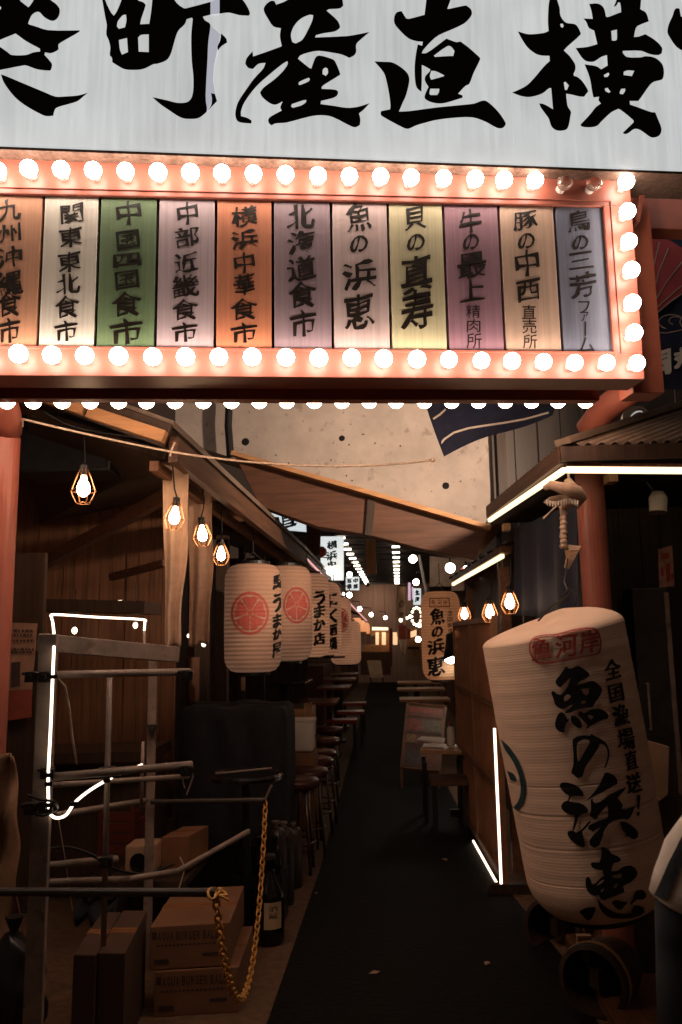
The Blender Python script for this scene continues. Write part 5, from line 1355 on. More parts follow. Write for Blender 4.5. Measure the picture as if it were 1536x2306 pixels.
# ------------------------------------------------------------------ cartons and boxes at the front left
def carton(name, label, fl, fr, h, depth, mtl, text=None, group=None, rot=None, skew=Vector((.06, 0, 0))):
    fl, fr = Vector(fl), Vector(fr)
    d = (fr - fl).normalized(); back = Vector((-d.y, d.x, 0)) * depth + skew
    t = thing(name, label, 'box', (fl + fr) / 2 + back / 2, group)
    up = Vector((0, 0, h))
    obj('body', MB().hexa([fl, fr, fr + back, fl + back], [p + up for p in (fl, fr, fr + back, fl + back)]), mtl, t, bevel=.004)
    m = MB()
    mid0, mid1 = fl + up + back * .5, fr + up + back * .5
    e = Vector((0, 0, .0012))
    m.add([mid0 - back * .06 + e, mid1 - back * .06 + e, mid1 + back * .06 + e, mid0 + back * .06 + e], [(0, 1, 2, 3)])
    obj('tape', m, M['tape'], t, recalc=False)
    m = MB(); nrm = back.normalized() * -.0012
    m.bar(fl + up * 1.0 + back * .5 + Vector((0, 0, .0016)), fr + up * 1.0 + back * .5 + Vector((0, 0, .0016)), .003, .0006)
    obj('flap_seam', m, M['card_ink'], t)
    if text:
        tm = MB()
        def pl(x, y, e): return fl.lerp(fr, x) + up * (1 - y) + nrm
        x = .10
        for ch in text:
            if ch == ' ': x += .022; continue
            vs, fs = glyph(ch, .02, False)
            tm.add([pl(x + p.x * .040, .14 + p.y * .20, 0) for p in vs], fs); x += .052
        for i in range(16):
            x = .09 + i * .05; tm.add([pl(x, .43, 0), pl(x + .03, .43, 0), pl(x + .03, .47, 0), pl(x, .47, 0)], [(0, 1, 2, 3)])
        for x0, x1, y0, y1 in ((.03, .085, .13, .30), (.06, .24, .76, .88), (.66, .86, .66, .73)):
            tm.add([pl(x0, y0, 0), pl(x1, y0, 0), pl(x1, y1, 0), pl(x0, y1, 0)], [(0, 1, 2, 3)])
        obj('print', tm, M['card_ink'], t, recalc=False)
    return t
b0, b1 = GR(345, 2292), GR(538, 2280)
hb = P(440, 2187, b0.y).z
carton('cardboard_box', 'lower brown cardboard box of the pair on the ground under the chain', b0, b1, hb - .003, .52, M['card'], 'AQUA BURGER BALL', 'stacked printed cardboard boxes')
o_ = Vector((-.022, 0, hb))
ht = P(440, 2088, b0.y).z - hb
carton('cardboard_box', 'upper brown cardboard box of the pair with a flap seam on top', b0 + o_, b1 + o_ + Vector((-.02, 0, 0)), ht, .55, M['card'], 'AQUA BURGER BALL', 'stacked printed cardboard boxes')
q0, q1 = P(165, 2150, 3.3), P(216, 2150, 3.3)
gcol = mat('dull_brown_card', (.075, .038, .023), .85, var=.25)
carton('flat_carton', 'narrow dull brown carton standing left of the stacked boxes', (q0.x, 3.3, 0), (q1.x, 3.3, 0), q0.z, .5, gcol, skew=Vector((-.07, 0, 0)))
q2, q3 = P(218, 2146, 3.32), P(282, 2146, 3.32)
carton('flat_carton', 'wider dull brown carton between the narrow one and the stacked boxes', (q2.x + .004, 3.32, 0), (q3.x, 3.32, 0), q2.z, .50, gcol, skew=Vector((-.07, 0, 0)))
# appliance and carton on a low stand
sd_ = tag(obj('low_stand', MB().box((P(350, 2000, 4.5).x, 4.55, P(350, 1972, 4.4).z - .02), (.42, .5, .035)).box((P(300, 2000, 4.5).x, 4.4, P(350, 1972, 4.4).z / 2), (.035, .035, P(350, 1972, 4.4).z - .04)).box((P(405, 2000, 4.5).x, 4.4, P(350, 1972, 4.4).z / 2), (.035, .035, P(350, 1972, 4.4).z - .04)).box((P(350, 2000, 4.7).x, 4.75, P(350, 1972, 4.4).z / 2), (.3, .035, P(350, 1972, 4.4).z - .04)), M['wood_dark']), 'low dark stand under the pale appliance at the left', 'stand')
ap = thing('small_appliance', 'pale boxy appliance with a round dark opening behind the rack', 'appliance', P(312, 1968, 4.35))
a0, a1 = P(280, 1968, 4.33), P(348, 1966, 4.33)
obj('body', MB().hexa([a0, a1, a1 + Vector((0, .16, 0)), a0 + Vector((0, .16, 0))], [P(281, 1905, 4.33), P(346, 1903, 4.33), P(346, 1903, 4.33) + Vector((0, .16, 0)), P(281, 1905, 4.33) + Vector((0, .16, 0))]), M['card_pale'], ap, bevel=.012)
c = P(312, 1942, 4.325)
obj('opening', MB().lathe([(.045, 0), (.045, .006), (.036, .006), (.033, -.002), (.001, -.004)], c, (0, -1, 0), 22, True, False), M['black'], ap)
q0, q1 = P(362, 1962, 4.45), P(424, 1960, 4.45)
carton('small_carton', 'small open brown carton behind the pale appliance', q0, q1, P(390, 1885, 4.45).z - q0.z, .2, M['card'], skew=Vector((.05, .05, 0)))

# ------------------------------------------------------------------ big dark bottle, stools, counter
c = GR(606, 2122)
bo = thing('big_bottle', 'very large dark bottle with a cream label standing by the path', 'bottle', c)
hB = P(606, 1925, c.y).z
rB = 33 / F_PX * c.y
obj('glass', MB().lathe([(rB * .9, 0), (rB, .012), (rB, hB * .52), (rB * .92, hB * .60), (rB * .55, hB * .72), (rB * .36, hB * .80), (rB * .34, hB * .93), (rB * .40, hB * .94), (rB * .40, hB * .97)], c, seg=28), M['glass_dark'], bo, smooth=True)
obj('cap', MB().lathe([(rB * .42, hB * .965), (rB * .42, hB), (rB * .30, hB * 1.01)], c, seg=18), M['dark_steel'], bo)
la = MB()
def lab_pt(u, v):
    a = math.radians(-100 + u * 70); return c + Vector((math.cos(a) * rB * 1.006, math.sin(a) * rB * 1.006, hB * (.20 + v * .30)))
obj('label', la.grid(lab_pt, 10, 2), M['label'], bo)
tm = MB()
for ch, v0, v1 in (('酒', .66, .90), ('蔵', .38, .62)):
    vs, fs = glyph(ch, .01, False)
    def q_(p, v0=v0, v1=v1):
        a = math.radians(-100 + 70 * (.25 + .5 * p.x)); return c + Vector((math.cos(a) * rB * 1.012, math.sin(a) * rB * 1.012, hB * (.20 + .30 * (v1 + (v0 - v1) * p.y))))
    tm.add([q_(p) for p in vs], fs)
obj('label_print', tm, M['ink'], bo, recalc=False)

def stool_proto(label):
    t = thing('round_stool', label, 'stool', Vector((0, 0, 0)), 'round stools in a row left of the path')
    obj('seat', MB().lathe([(.12, .555), (.155, .57), (.165, .60), (.155, .622), (.12, .632), (.001, .634)], (0, 0, 0), seg=22, cap1=False), M['seat'], t, smooth=True)
    for k in range(4):
        a = math.pi / 4 + k * math.pi / 2
        obj('leg', MB().tube([(.10 * math.cos(a), .10 * math.sin(a), .56), (.15 * math.cos(a), .15 * math.sin(a), .0)], .011, 8), M['leg'], t, smooth=True)
    obj('foot_ring', MB().tube([(.132 * math.cos(q), .132 * math.sin(q), .2) for q in [2 * math.pi * k / 20 for k in range(20)]], .008, 6, closed=True), M['leg'], t, smooth=True)
    return t
M['seat'] = mat('dark_red_stool_seat', (.07, .02, .014), .28, var=.3, scale=8, bump=.05)
M['leg'] = mat('stool_leg_metal', (.12, .09, .075), .35, metal=.8, var=.2, bump=0)
spots_ = [(668, 1790, 5.95, 'nearest round stool beside the steel cylinders'), (692, 1755, 6.4, 'second round stool from the cylinders, near the black covered cabinet'),
          (708, 1722, 6.95, 'third round stool from the steel cylinders'), (718, 1698, 7.4, 'fifth round stool, level with the white tub'), (732, 1668, 8.3, 'sixth round stool, just past the white tub'), (740, 1642, 9.3, 'seventh round stool before the red stools')]
pr = None
for px, py, Y, lab in spots_:
    x = P(px, py, Y).x
    if pr is None:
        pr = stool_proto(lab); pr.location = (x, Y, 0)
    else:
        r_ = dup(pr, (x, Y, 0), lab); r_.rotation_euler.z = R.uniform(0, 1.5)
def red_stool(label, x, Y, w=.42):
    t = thing('red_stool', label, 'stool', Vector((x, Y, 0)), 'red square stools farther along the left')
    obj('seat', MB().box((x, Y, .47), (w, .34, .05)), M['red'], t, bevel=.006)
    for dx in (-w * .4, w * .4):
        for dy in (-.13, .13):
            obj('leg', MB().box((x + dx, Y + dy, .222), (.03, .03, .444)), M['wood_dark'], t)
    return t
red_stool('nearest red square stool beyond the round ones', P(775, 1597, 12).x, 11.6)
red_stool('middle red square stool on the left', P(790, 1580, 13).x, 12.9)
red_stool('farthest red square stool on the left, near the pale easel board', P(797, 1565, 14.5).x, 14.6)
for px, py, Y, w, lab in ((674, 1537, 8.4, .36, 'black shiny counter top below the third lantern'), (735, 1580, 9.6, .42, 'dark shiny table just past the wooden crate'), (765, 1548, 11.6, .46, 'brown shiny table behind the nearest red stool'), (778, 1530, 13.2, .48, 'brown shiny table behind the middle red stool'), (785, 1518, 15.2, .5, 'farthest brown table of the left row')):
    c = P(px, py, Y)
    t = thing('bar_table', lab, 'table', Vector((c.x - .1, c.y, 0)), 'bar tables along the left side')
    top_m = M['black_gloss'] if Y < 9 else M['red_gloss']
    obj('tabletop', MB().box(c + Vector((-.08, 0, 0)), (w, .75, .035)), top_m, t, bevel=.006)
    obj('leg', MB().box((c.x - .15, c.y, c.z / 2 - .01), (.07, .07, c.z - .02)).box((c.x - .15, c.y, .015), (.3, .4, .03)), M['black'], t)
c = P(648, 1590, 7.6)
cr = thing('wooden_crate', 'pale slatted wooden crate below the white lanterns', 'crate', (c.x, 7.6, 0))
m = MB()
for k in range(6):
    m.box((c.x, 7.5, .14 + k * .155), (.42, .02, .13)); m.box((c.x + .21, 7.75, .14 + k * .155), (.02, .5, .13))
obj('slats', m, M['wood_pale_x'], cr)
m = MB()
for dx in (-.19, .19): m.box((c.x + dx, 7.485, .53), (.05, .012, 1.0))
m.box((c.x + .224, 7.55, .53), (.012, .05, 1.0))
obj('battens', m, M['wood_pale'], cr)
obj('inside', MB().box((c.x, 7.75, .5), (.38, .46, .98)), M['wood_dark'], cr)
c = P(686, 1690, 6.6)
tub = thing('white_tub', 'white plastic tub on a crate between the black covered cabinet and stools', 'tub', P(686, 1690, 6.6))
z1 = P(686, 1624, 6.6).z
obj('body', MB().lathe([(.10, c.z), (.118, z1)], (c.x, 6.6, 0), seg=4, ref=(1, 1, 0)), M['white'], tub, bevel=.01)
obj('lid', MB().box((c.x, 6.6, z1 + .012), (.18, .18, .025), rz=0), M['white'], tub, bevel=.005)
tag(obj('storage_box', MB().box((c.x - .02, 6.62, c.z / 2 - .004), (.22, .3, c.z - .01)), M['card'], bevel=.004), 'brown storage box under the white tub', 'box')
c0_, c1_ = P(402, 1594, 5.4), P(640, 1590, 5.4)
bc = thing('covered_cabinet', 'large bulky cabinet under a slack black cover at the centre left', 'cabinet', ((c0_.x + c1_.x) / 2, 5.7, 0))
obj('body', MB().box(((c0_.x + c1_.x) / 2, 5.7, c0_.z / 2 - .02), (c1_.x - c0_.x - .04, .56, c0_.z - .06)), M['black'], bc, bevel=.01)
def cover(u, v):                              # closed skirt: u runs round the sides, v from hem to crown
    a = u * 2 * math.pi
    ca_, sa_ = math.cos(a), math.sin(a)
    e = 9.0
    k = (abs(ca_) ** e + abs(sa_) ** e) ** (-1 / e)
    hx, hy = (c1_.x - c0_.x) / 2 + .01, .31
    f = min(1, v / .72)
    g = max(0, (v - .72) / .28)
    sh_ = (1 - g) if g < .999 else .0
    rr = (sh_ if g > 0 else 1) + (.0 if g else .02 * (1 - f) * math.sin(a * 17))
    rr *= 1 - .05 * max(0, f - .9) * 10 * (1 if g == 0 else 1)
    z = .30 + (c0_.z - .30) * (f if g == 0 else 1) - (.035 if f >= 1 and g == 0 else 0) + .012 * math.sin(a * 5 + v * 9) * (1 if g else f) - .02 * g * (1 - g)
    return Vector(((c0_.x + c1_.x) / 2 + hx * k * ca_ * rr, 5.7 + hy * k * sa_ * rr + .012 * math.sin(a * 11 + v * 6) * (1 - g), z))
obj('cover', MB().grid(cover, 120, 30), M['black_soft'], bc, smooth=True)
c = P(555, 1745, 4.75)
rt = thing('round_table', 'small black round table with a rim in front of the black covered cabinet', 'table', (c.x, c.y, 0))
obj('tabletop', MB().lathe([(.16, -.02), (.205, -.02), (.21, .0), (.20, .012), (.19, .002), (.001, .002)], c, seg=36), M['black_gloss'], rt, smooth=False)
obj('leg', MB().lathe([(.15, .0), (.14, .02), (.025, .03), (.025, c.z - .02)], (c.x, c.y, 0), seg=18), M['black'], rt)
tag(obj('tray_rail', MB().tube([P(486, 1742, 4.7), P(612, 1730, 4.7)], .006, 7), M['steel']), 'thin metal rod lying on the black round table', 'rod')
for px, Y, lab in ((640, 5.0, 'dark steel cylinder just behind the big dark bottle'), (657, 5.25, 'middle dark steel cylinder of the three by the path edge'), (676, 5.6, 'farthest dark steel cylinder of the three, beside the nearest round stool')):
    x = P(px, 2000, Y).x; h = P(px, 1858, Y).z
    t = thing('gas_cylinder', lab, 'cylinder', Vector((x - .05, Y, 0)), 'steel cylinders by the path')
    obj('body', MB().lathe([(.062, 0), (.066, .02), (.066, h * .86), (.05, h * .95), (.022, h * .98)], (x - .05, Y, 0), seg=20), M['dark_steel'], t, smooth=True)
    obj('valve', MB().lathe([(.016, h * .97), (.016, h * 1.02), (.026, h * 1.02), (.026, h * 1.045)], (x - .05, Y, 0), seg=10), M['steel'], t)

# ------------------------------------------------------------------ left edge clutter
ps = thing('wall_poster', 'faded pale and red poster on the stall wall at the far left', 'poster', P(40, 1620, 3.9))
obj('sheet', MB().slab([P(18, 1402, 3.9), P(84, 1404, 3.9), P(72, 1552, 3.9), P(14, 1556, 3.9)], (0, .004, 0)), mat('faded_poster', (.30, .17, .11), .8, var=.3, scale=16), ps)
obj('sheet', MB().slab([P(14, 1557, 3.9), P(72, 1553, 3.9), P(70, 1615, 3.9), P(10, 1624, 3.9)], (0, .004, 0)), mat('red_poster_part', (.24, .05, .028), .8, var=.3), ps)
m = MB()
for y in (1418, 1428, 1440, 1460, 1466):
    x = 22
    while x < 74:
        w = R.uniform(3, 8); m.add([P(x, y, 3.894), P(x + w, y + R.uniform(-1, 1), 3.894), P(x + w, y + 5, 3.894), P(x, y + 5, 3.894)], [(0, 1, 2, 3)]); x += w + R.uniform(2, 4)
m.add([P(26, 1492, 3.894), P(46, 1490, 3.894), P(45, 1545, 3.894), P(25, 1547, 3.894)], [(0, 1, 2, 3)])
obj('print', m, M['card_ink'], ps, recalc=False)
tag(obj('poster_board', MB().box((P(45, 1600, 3.95).x, 3.955, 1.2), (.20, .03, 1.7)), M['wood_dark']), 'upright board behind the faded poster', 'board')
cbn = thing('cloth_bundle', 'crumpled pale brown cloth with dark patches hanging at the left edge', 'cloth', P(15, 2170, 3.3))
def cl_fn(u, v):
    p = P(-60 + 105 * u - 20 * v, 1700 + 470 * v, 3.3)
    return p + Vector((.012 * math.sin(v * 9 + u * 6), .05 * math.sin(u * 11 + v * 5) + .02 * math.sin(v * 17), 0))
obj('cloth', MB().grid(cl_fn, 24, 40), mat('patched_cloth', (.28, .15, .085), .9, var=.5, scale=6, spots=.9, spot_rgb=(.012, .008, .006), spot_scale=5), cbn, smooth=True, thick=.004)
obj('hanging_hook', MB().tube([P(-10, 1700, 3.3), P(-8, 1660, 3.3)], .005, 6), M['dark_steel'], cbn)
c = GR(25, 2306) + Vector((0, -.15, 0))
bg = thing('black_bag', 'full black bag slumped at the lower left corner', 'bag', (P(22, 2200, 3.1).x, 3.1, 0))
bb_ = MB().ball((P(22, 2200, 3.1).x, 3.12, .28), .2, 18, 14, (.62, .62, 1.3))
for i, p in enumerate(bb_.v): bb_.v[i] = p + Vector((.012 * math.sin(p.z * 40 + p.y * 31), .012 * math.sin(p.z * 37 + p.x * 29), .008 * math.sin(p.x * 51))) ; bb_.v[i].z = max(bb_.v[i].z, .0)
obj('sack', bb_, mat('black_bin_bag', (.012, .011, .012), .32, var=.3), bg, smooth=True)
obj('knot', MB().lathe([(.03, .52), (.015, .55), (.035, .60)], (P(22, 2200, 3.1).x, 3.12, 0), seg=10), M['black'], bg)
pt = thing('paper_sheet', 'loose pale sheet of card leaning at the bottom left by the rack post', 'card', GR(95, 2285))
obj('sheet', MB().slab([GR(78, 2283), GR(118, 2225) , GR(118, 2225) + Vector((-.07, .01, .10)), GR(92, 2280) + Vector((0, 0, .2))], (0, .004, 0)), M['card_pale'], pt)
rc = thing('red_crate', 'dark red plastic crate inside the left stall behind the rack', 'crate', P(275, 1900, 4.9))
c = P(275, 1862, 4.9)
m = MB()
for k in range(4): m.box(c + Vector((0, -.1, -.10 + k * .06)), (.2, .012, .045)); m.box(c + Vector((.1, 0, -.10 + k * .06)), (.012, .2, .045))
m.box(c + Vector((0, 0, -.135)), (.2, .2, .012)).box(c + Vector((-.095, -.102, 0)), (.02, .016, .27)).box(c + Vector((.095, -.102, 0)), (.02, .016, .27))
obj('sides', m, mat('dark_red_plastic', (.10, .02, .012), .5), rc)
obj('stand', MB().box((c.x, 4.9, (c.z - .145) / 2), (.24, .24, c.z - .15)), M['wood_dark'], rc)
for px, py, Y, s, lab in ((168, 1420, 5.8, .020, 'small warm bulb behind the rack top bar'), (305, 1408, 5.8, .018, 'small warm bulb at the right of the rope light corner'), (459, 1450, 7.0, .020, 'small warm bulb low between the dark posts'), (425, 1432, 7.2, .014, 'tiny bright bulb beside the tan plank end')):
    c = P(px, py, Y)
    t = thing('small_bulb', lab, 'lamp', c, 'small bulbs inside the left stall')
    obj('glass', MB().ball(c, s, 10, 8, (1, 1, 1.25)), M['spot'], t, smooth=True)
    obj('cord', MB().tube([c + Vector((0, 0, s)), c + Vector((0, 0, .3))], .004, 5), M['black'], t)
for px, py, w, h, Y, lab, mt in ((497, 1500, 20, 95, 7.0, 'narrow pinkish strip banner right of the dark post', mat('pink_strip', (.34, .15, .12), .85)), (437, 1480, 24, 100, 7.3, 'narrow brown strip banner inside the left stall', mat('brown_strip', (.22, .10, .06), .85)), (548, 1525, 10, 30, 7.2, 'small pale tag hanging below the first lantern', M['card_pale'])):
    t = tag(obj('strip_banner', MB().slab([P(px - w / 2, py, Y), P(px + w / 2, py, Y), P(px + w / 2 - 1, py + h, Y), P(px - w / 2, py + h, Y)], (0, .006, 0)), mt), lab, 'banner')

# ------------------------------------------------------------------ far alley
roof = thing('arcade_roof', 'dark slatted roof over the far alley with two rows of lamps', 'roof', (0, 21, 3.6))
ZC = 3.66
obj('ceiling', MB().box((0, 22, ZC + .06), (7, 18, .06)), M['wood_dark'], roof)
m = MB()
for k in range(26): m.box((0, 13.6 + k * .66, ZC - .03), (6.8, .06, .10))
obj('slats', m, mat('roof_slat', (.06, .045, .04), .5), roof)
for xa_, xb_, n_, y0_, y1_ in ((-1.03, -.98, 15, 14.6, 29.0), (.045, .085, 11, 17.4, 29.2)):
    for i in range(n_):
        f = i / (n_ - 1); y = y0_ + (y1_ - y0_) * f
        obj('lamp', MB().box((xa_ + (xb_ - xa_) * f, y, ZC - .115), (.16, .10, .028)), M['tube'], roof)
el_ = thing('added_wall_spot', 'added spot lamp at the end of the left lamp row brightening the end wall', 'lamp', (-.95, 28.9, 3.45))  # added lamp that lifts the end wall, no such source seen
obj('can', MB().lathe([(.05, .10), (.06, .0), (.055, -.02)], (-.95, 28.9, 3.48), (0, .5, .8), 14), M['black'], el_)
ld_ = bpy.data.lights.new('added_wall_wash', 'SPOT'); ld_.energy = 38; ld_.color = (1.0, .78, .6); ld_.spot_size = math.radians(130); ld_.spot_blend = 1.0; ld_.shadow_soft_size = .08
lo2 = bpy.data.objects.new('added_wall_wash', ld_); SC.collection.objects.link(lo2); lo2.parent = el_; lo2.location = (0.0, .08, -.06)
lo2.rotation_euler = Vector((.35, 1.3, -.9)).to_track_quat('-Z', 'Y').to_euler()
fw = thing('end_wall', 'brown boarded wall closing the far end of the alley', 'wall', (0, 30.5, 0))
m = MB(); x = -4.0
while x < 4:
    m.box((x + .2, 30.5, 1.8), (.39, .1, 3.6)); x += .4
obj('boards', m, mat('end_board', (.45, .27, .19), .7, var=.2, scale=2, stretch=(6, 6, .5)), fw)
lw = thing('stall_row', 'long dark row of stalls down the left side of the far alley', 'stall', (-2.4, 22, 0))
m = MB(); y = 14.2
while y < 30.3:
    m.box((-2.2, y, 1.7), (.04, .24, 3.4)); y += .25
obj('wall', m, M['wood_dark'], lw)
for k in range(5):
    y = 15.5 + k * 3.0
    obj('awning', MB().slab([(-2.18, y, 2.75), (-1.15, y, 2.35), (-1.15, y + 2.6, 2.35), (-2.18, y + 2.6, 2.75)], (0, 0, .03)), M['wood_dark_y'] if k % 2 else M['red'], lw)
    obj('counter', MB().box((-1.75, y + 1.2, .55), (.7, 2.2, 1.1)), M['wood_y'], lw)
rw = thing('shop_row', 'row of warm lit stalls down the right side of the far alley', 'stall', (2.0, 20, 0))
m = MB(); y = 9.3
while y < 30.3:
    m.box((1.75, y, 1.7), (.04, .24, 3.4)); y += .25
obj('wall', m, M['wood_v'], rw)
for k in range(6):
    y = 10.6 + k * 3.1
    obj('awning', MB().slab([(1.74, y, 2.8), (.86, y, 2.45), (.86, y + 2.6, 2.45), (1.74, y + 2.6, 2.8)], (0, 0, .03)), M['wood_y'] if k % 2 else M['red'], rw)
    obj('counter', MB().box((1.4, y + 1.2, .55), (.55, 2.2, 1.1)), M['wood_y'], rw)

def box_sign(label, x0, y0, x1, y1, Y, chars, d=.10, pt=None, vert=True):
    t = thing('box_sign', label, 'sign', P((x0 + x1) / 2, y1, Y))
    q = pt or [(x0, y0), (x1, y0), (x1, y1), (x0, y1)]
    f = [P(a, b, Y) for a, b in q]
    obj('case', MB().slab([p + Vector((0, .004, 0)) for p in f], (0, d, 0)), M['black'], t)
    obj('face', MB().slab(f, (0, .003, 0)), M['box_sign'], t)
    m = MB()
    for ch, a, b, c_, e_ in chars:
        ink(m, ch, a, b, c_, e_, lambda x, y, e: P(x, y, Y - .006 - e), .9, True, .006)
    obj('lettering', m, M['ink'], t, recalc=False)
    br = MB().tube([(f[0] + f[1]) / 2 + Vector((0, d / 2, -.01)), (f[0] + f[1]) / 2 + Vector((0, d / 2, .35))], .012, 6)
    obj('bracket', br, M['black'], t)
    return t
box_sign('white box sign with one black character peeping out above the left eave', 590, 1128, 690, 1196, 9.6, [('道', 616, 1142, 668, 1192)], pt=[(586, 1128), (688, 1156), (690, 1198), (600, 1190)])
box_sign('tall white box sign with three black characters over the left side', 722, 1208, 774, 1307, 11.6, [('横', 737, 1217, 759, 1237), ('浜', 735, 1240, 759, 1262), ('中', 738, 1264, 757, 1276)])
box_sign('small square pale sign with four dark characters below the tall one', 779, 1299, 809, 1329, 16.5, [('中', 796, 1302, 806, 1313), ('部', 796, 1315, 806, 1326), ('近', 782, 1302, 792, 1313), ('畿', 782, 1315, 792, 1326)])
box_sign('small white sign with dark characters left of the hanging orange lantern', 931, 1325, 948, 1362, 15.5, [('北', 934, 1329, 945, 1341), ('海', 934, 1344, 945, 1356)])
def globe(px, py, r, Y, label, arm=None):
    c = P(px, py, Y); rr = r / F_PX * Y
    t = thing('globe_lamp', label, 'lamp', c - Vector((0, 0, rr)), 'round globe lamps along the alley')
    obj('globe', MB().ball(c, rr, 14, 10), M['globe'], t, smooth=True)
    obj('arm', MB().tube([c + Vector((0, 0, rr)), c + Vector((0, .02, rr + .12)), c + Vector((arm or -.2, .03, rr + .14))], .012, 6), M['black'], t)
globe(745, 1285, 9.5, 11.2, 'bright globe lamp in front of the tall white sign')
globe(787, 1294, 6, 15.5, 'globe lamp just above the small square sign')
globe(787, 1340, 6, 15.8, 'globe lamp just below the small square sign')
globe(772, 1338, 4, 17.0, 'dimmer small globe left of the lamp below the square sign')
globe(930, 1259, 9, 11.5, 'large globe lamp right of the far lamp row', .2)
globe(1014, 1279, 11, 9.8, 'largest globe lamp above the hanging orange lantern', .25)
globe(1050, 1280, 6, 10.5, 'globe lamp by the end of the slanting light strip', .2)
globe(937, 1311, 7, 14.0, 'globe lamp above the small white sign on the right', .2)
globe(810, 1371, 5, 20.0, 'first small globe under the end wall, left')
globe(836, 1384, 4.5, 22.0, 'second small globe under the end wall')
globe(868, 1391, 4, 25.0, 'third small globe nearest the tall white banner')
globe(942, 1440, 6, 13.5, 'low globe lamp touching the left side of the orange lantern', .15)
globe(925, 1388, 4, 17.0, 'small globe right of the tall white banner', .2)
tag(obj('wood_signboard', MB().slab([P(690, 1168, 9.9), P(704, 1172, 9.9), P(722, 1196, 9.9), P(720, 1250, 9.9), P(692, 1252, 9.9)], (0, .05, 0)), M['wood_x']), 'brown pointed wooden board left of the tall white sign', 'board')
c = P(722, 1243, 10.6)
tag(obj('paper_lantern', MB().lathe([(.04, -.07), (.075, -.04), (.085, 0), (.075, .04), (.04, .07)], c, seg=16), M['red'], smooth=True), 'small dark red ball lantern in front of the tall white sign', 'lantern')
def thin_cloth():
    m = mat('thin_banner_cloth', (.72, .58, .44), .85, var=.12, bump=.05)
    nt = m.node_tree
    b = nt.nodes['Principled BSDF']
    tl_ = nt.nodes.new('ShaderNodeBsdfTranslucent'); tl_.inputs['Color'].default_value = (.80, .60, .42, 1)
    mx = nt.nodes.new('ShaderNodeMixShader'); mx.inputs[0].default_value = .55
    nt.links.new(b.outputs[0], mx.inputs[1]); nt.links.new(tl_.outputs[0], mx.inputs[2])
    nt.links.new(mx.outputs[0], nt.nodes['Material Output'].inputs['Surface'])
    return m
nb_ = thing('tall_banner', 'tall narrow white banner hanging in the middle of the far alley', 'banner', P(905, 1478, 14.0))
def nob(u, v):
    x = 892 + (3 * v) + (20 + 2 * v) * u
    y = 1322 + 152 * v
    if v > .72: x = x + (910 - x) * (v - .72) / .28 * .75
    return P(x, y, 14.0) + Vector((0, .03 * math.sin(v * 8 + u * 4), 0))
obj('cloth', MB().grid(nob, 8, 24), thin_cloth(), nb_, smooth=True, thick=.004)
m = MB()
for ch, y0 in (('の', 1352), ('市', 1378), ('場', 1404)):
    ink(m, ch, 899, y0, 909, y0 + 16, lambda x, y, e: P(x, y, 13.93 - e), .3, True, .0)
obj('lettering', m, mat('banner_ink', (.16, .05, .03), .8), nb_, recalc=False)
obj('pole', MB().tube([P(893, 1318, 14.0), P(918, 1318, 14.0)], .012, 6), M['black'], nb_)
eb = thing('easel_board', 'pale easel board standing at the far left of the path', 'sign', P(845, 1536, 17.0))
obj('panel', MB().slab([P(826, 1487, 17.0), P(858, 1487, 17.0), P(863, 1526, 16.7), P(834, 1526, 16.7)], (0, .03, 0)), mat('easel_panel', (.50, .33, .20), .8, var=.2), eb)
obj('legs', MB().bar(P(834, 1526, 16.7), P(836, 1537, 16.7), .03, .03, up=(0, 1, 0)).bar(P(862, 1526, 16.7), P(862, 1537, 16.7), .03, .03, up=(0, 1, 0)), M['wood_dark'], eb)
ls = thing('lit_stall', 'warm lit food stall with a white lit canopy edge far down the left', 'stall', P(850, 1490, 21))
obj('canopy_light', MB().slab([P(838, 1412, 21), P(874, 1413, 21), P(874, 1419, 21), P(838, 1419, 21)], (0, .3, 0)), M['led_cream'], ls)
obj('back_panel', MB().slab([P(818, 1420, 21.5), P(878, 1420, 21.5), P(878, 1478, 21.5), P(818, 1478, 21.5)], (0, .05, 0)), mat('warm_wall', (.50, .25, .12), .7, var=.4, scale=5), ls)
obj('counter', MB().slab([P(812, 1468, 20.8), P(880, 1468, 20.8), P(880, 1520, 20.8), P(812, 1520, 20.8)], (0, .4, 0)), M['wood_y'], ls)
for x, w in ((846, 7), (860, 9), (885, 10)):
    obj('lit_sign', MB().slab([P(x, 1424, 21.2), P(x + w, 1424, 21.2), P(x + w, 1452, 21.2), P(x, 1452, 21.2)], (0, .05, 0)), M['warm_panel'], ls)
obj('post', MB().bar(P(880, 1415, 21), P(880, 1500, 21), .08, .08, up=(0, 1, 0)), M['red'], ls)
gl2 = thing('lit_shop_front', 'bright warm lit shop front far down the right behind the orange lantern', 'stall', P(930, 1500, 19))
obj('lit_sign', MB().slab([P(918, 1425, 19), P(938, 1418, 19), P(938, 1432, 19), P(918, 1438, 19)], (0, .05, 0)), M['warm_panel'], gl2)
obj('wall', MB().slab([P(914, 1415, 19.2), P(950, 1410, 19.2), P(950, 1500, 19.2), P(914, 1500, 19.2)], (0, .05, 0)), M['wood_pale'], gl2)
obj('shelf', MB().slab([P(918, 1456, 18.9), P(945, 1456, 18.9), P(945, 1462, 18.9), P(918, 1462, 18.9)], (0, .2, 0)), M['wood_dark'], gl2)
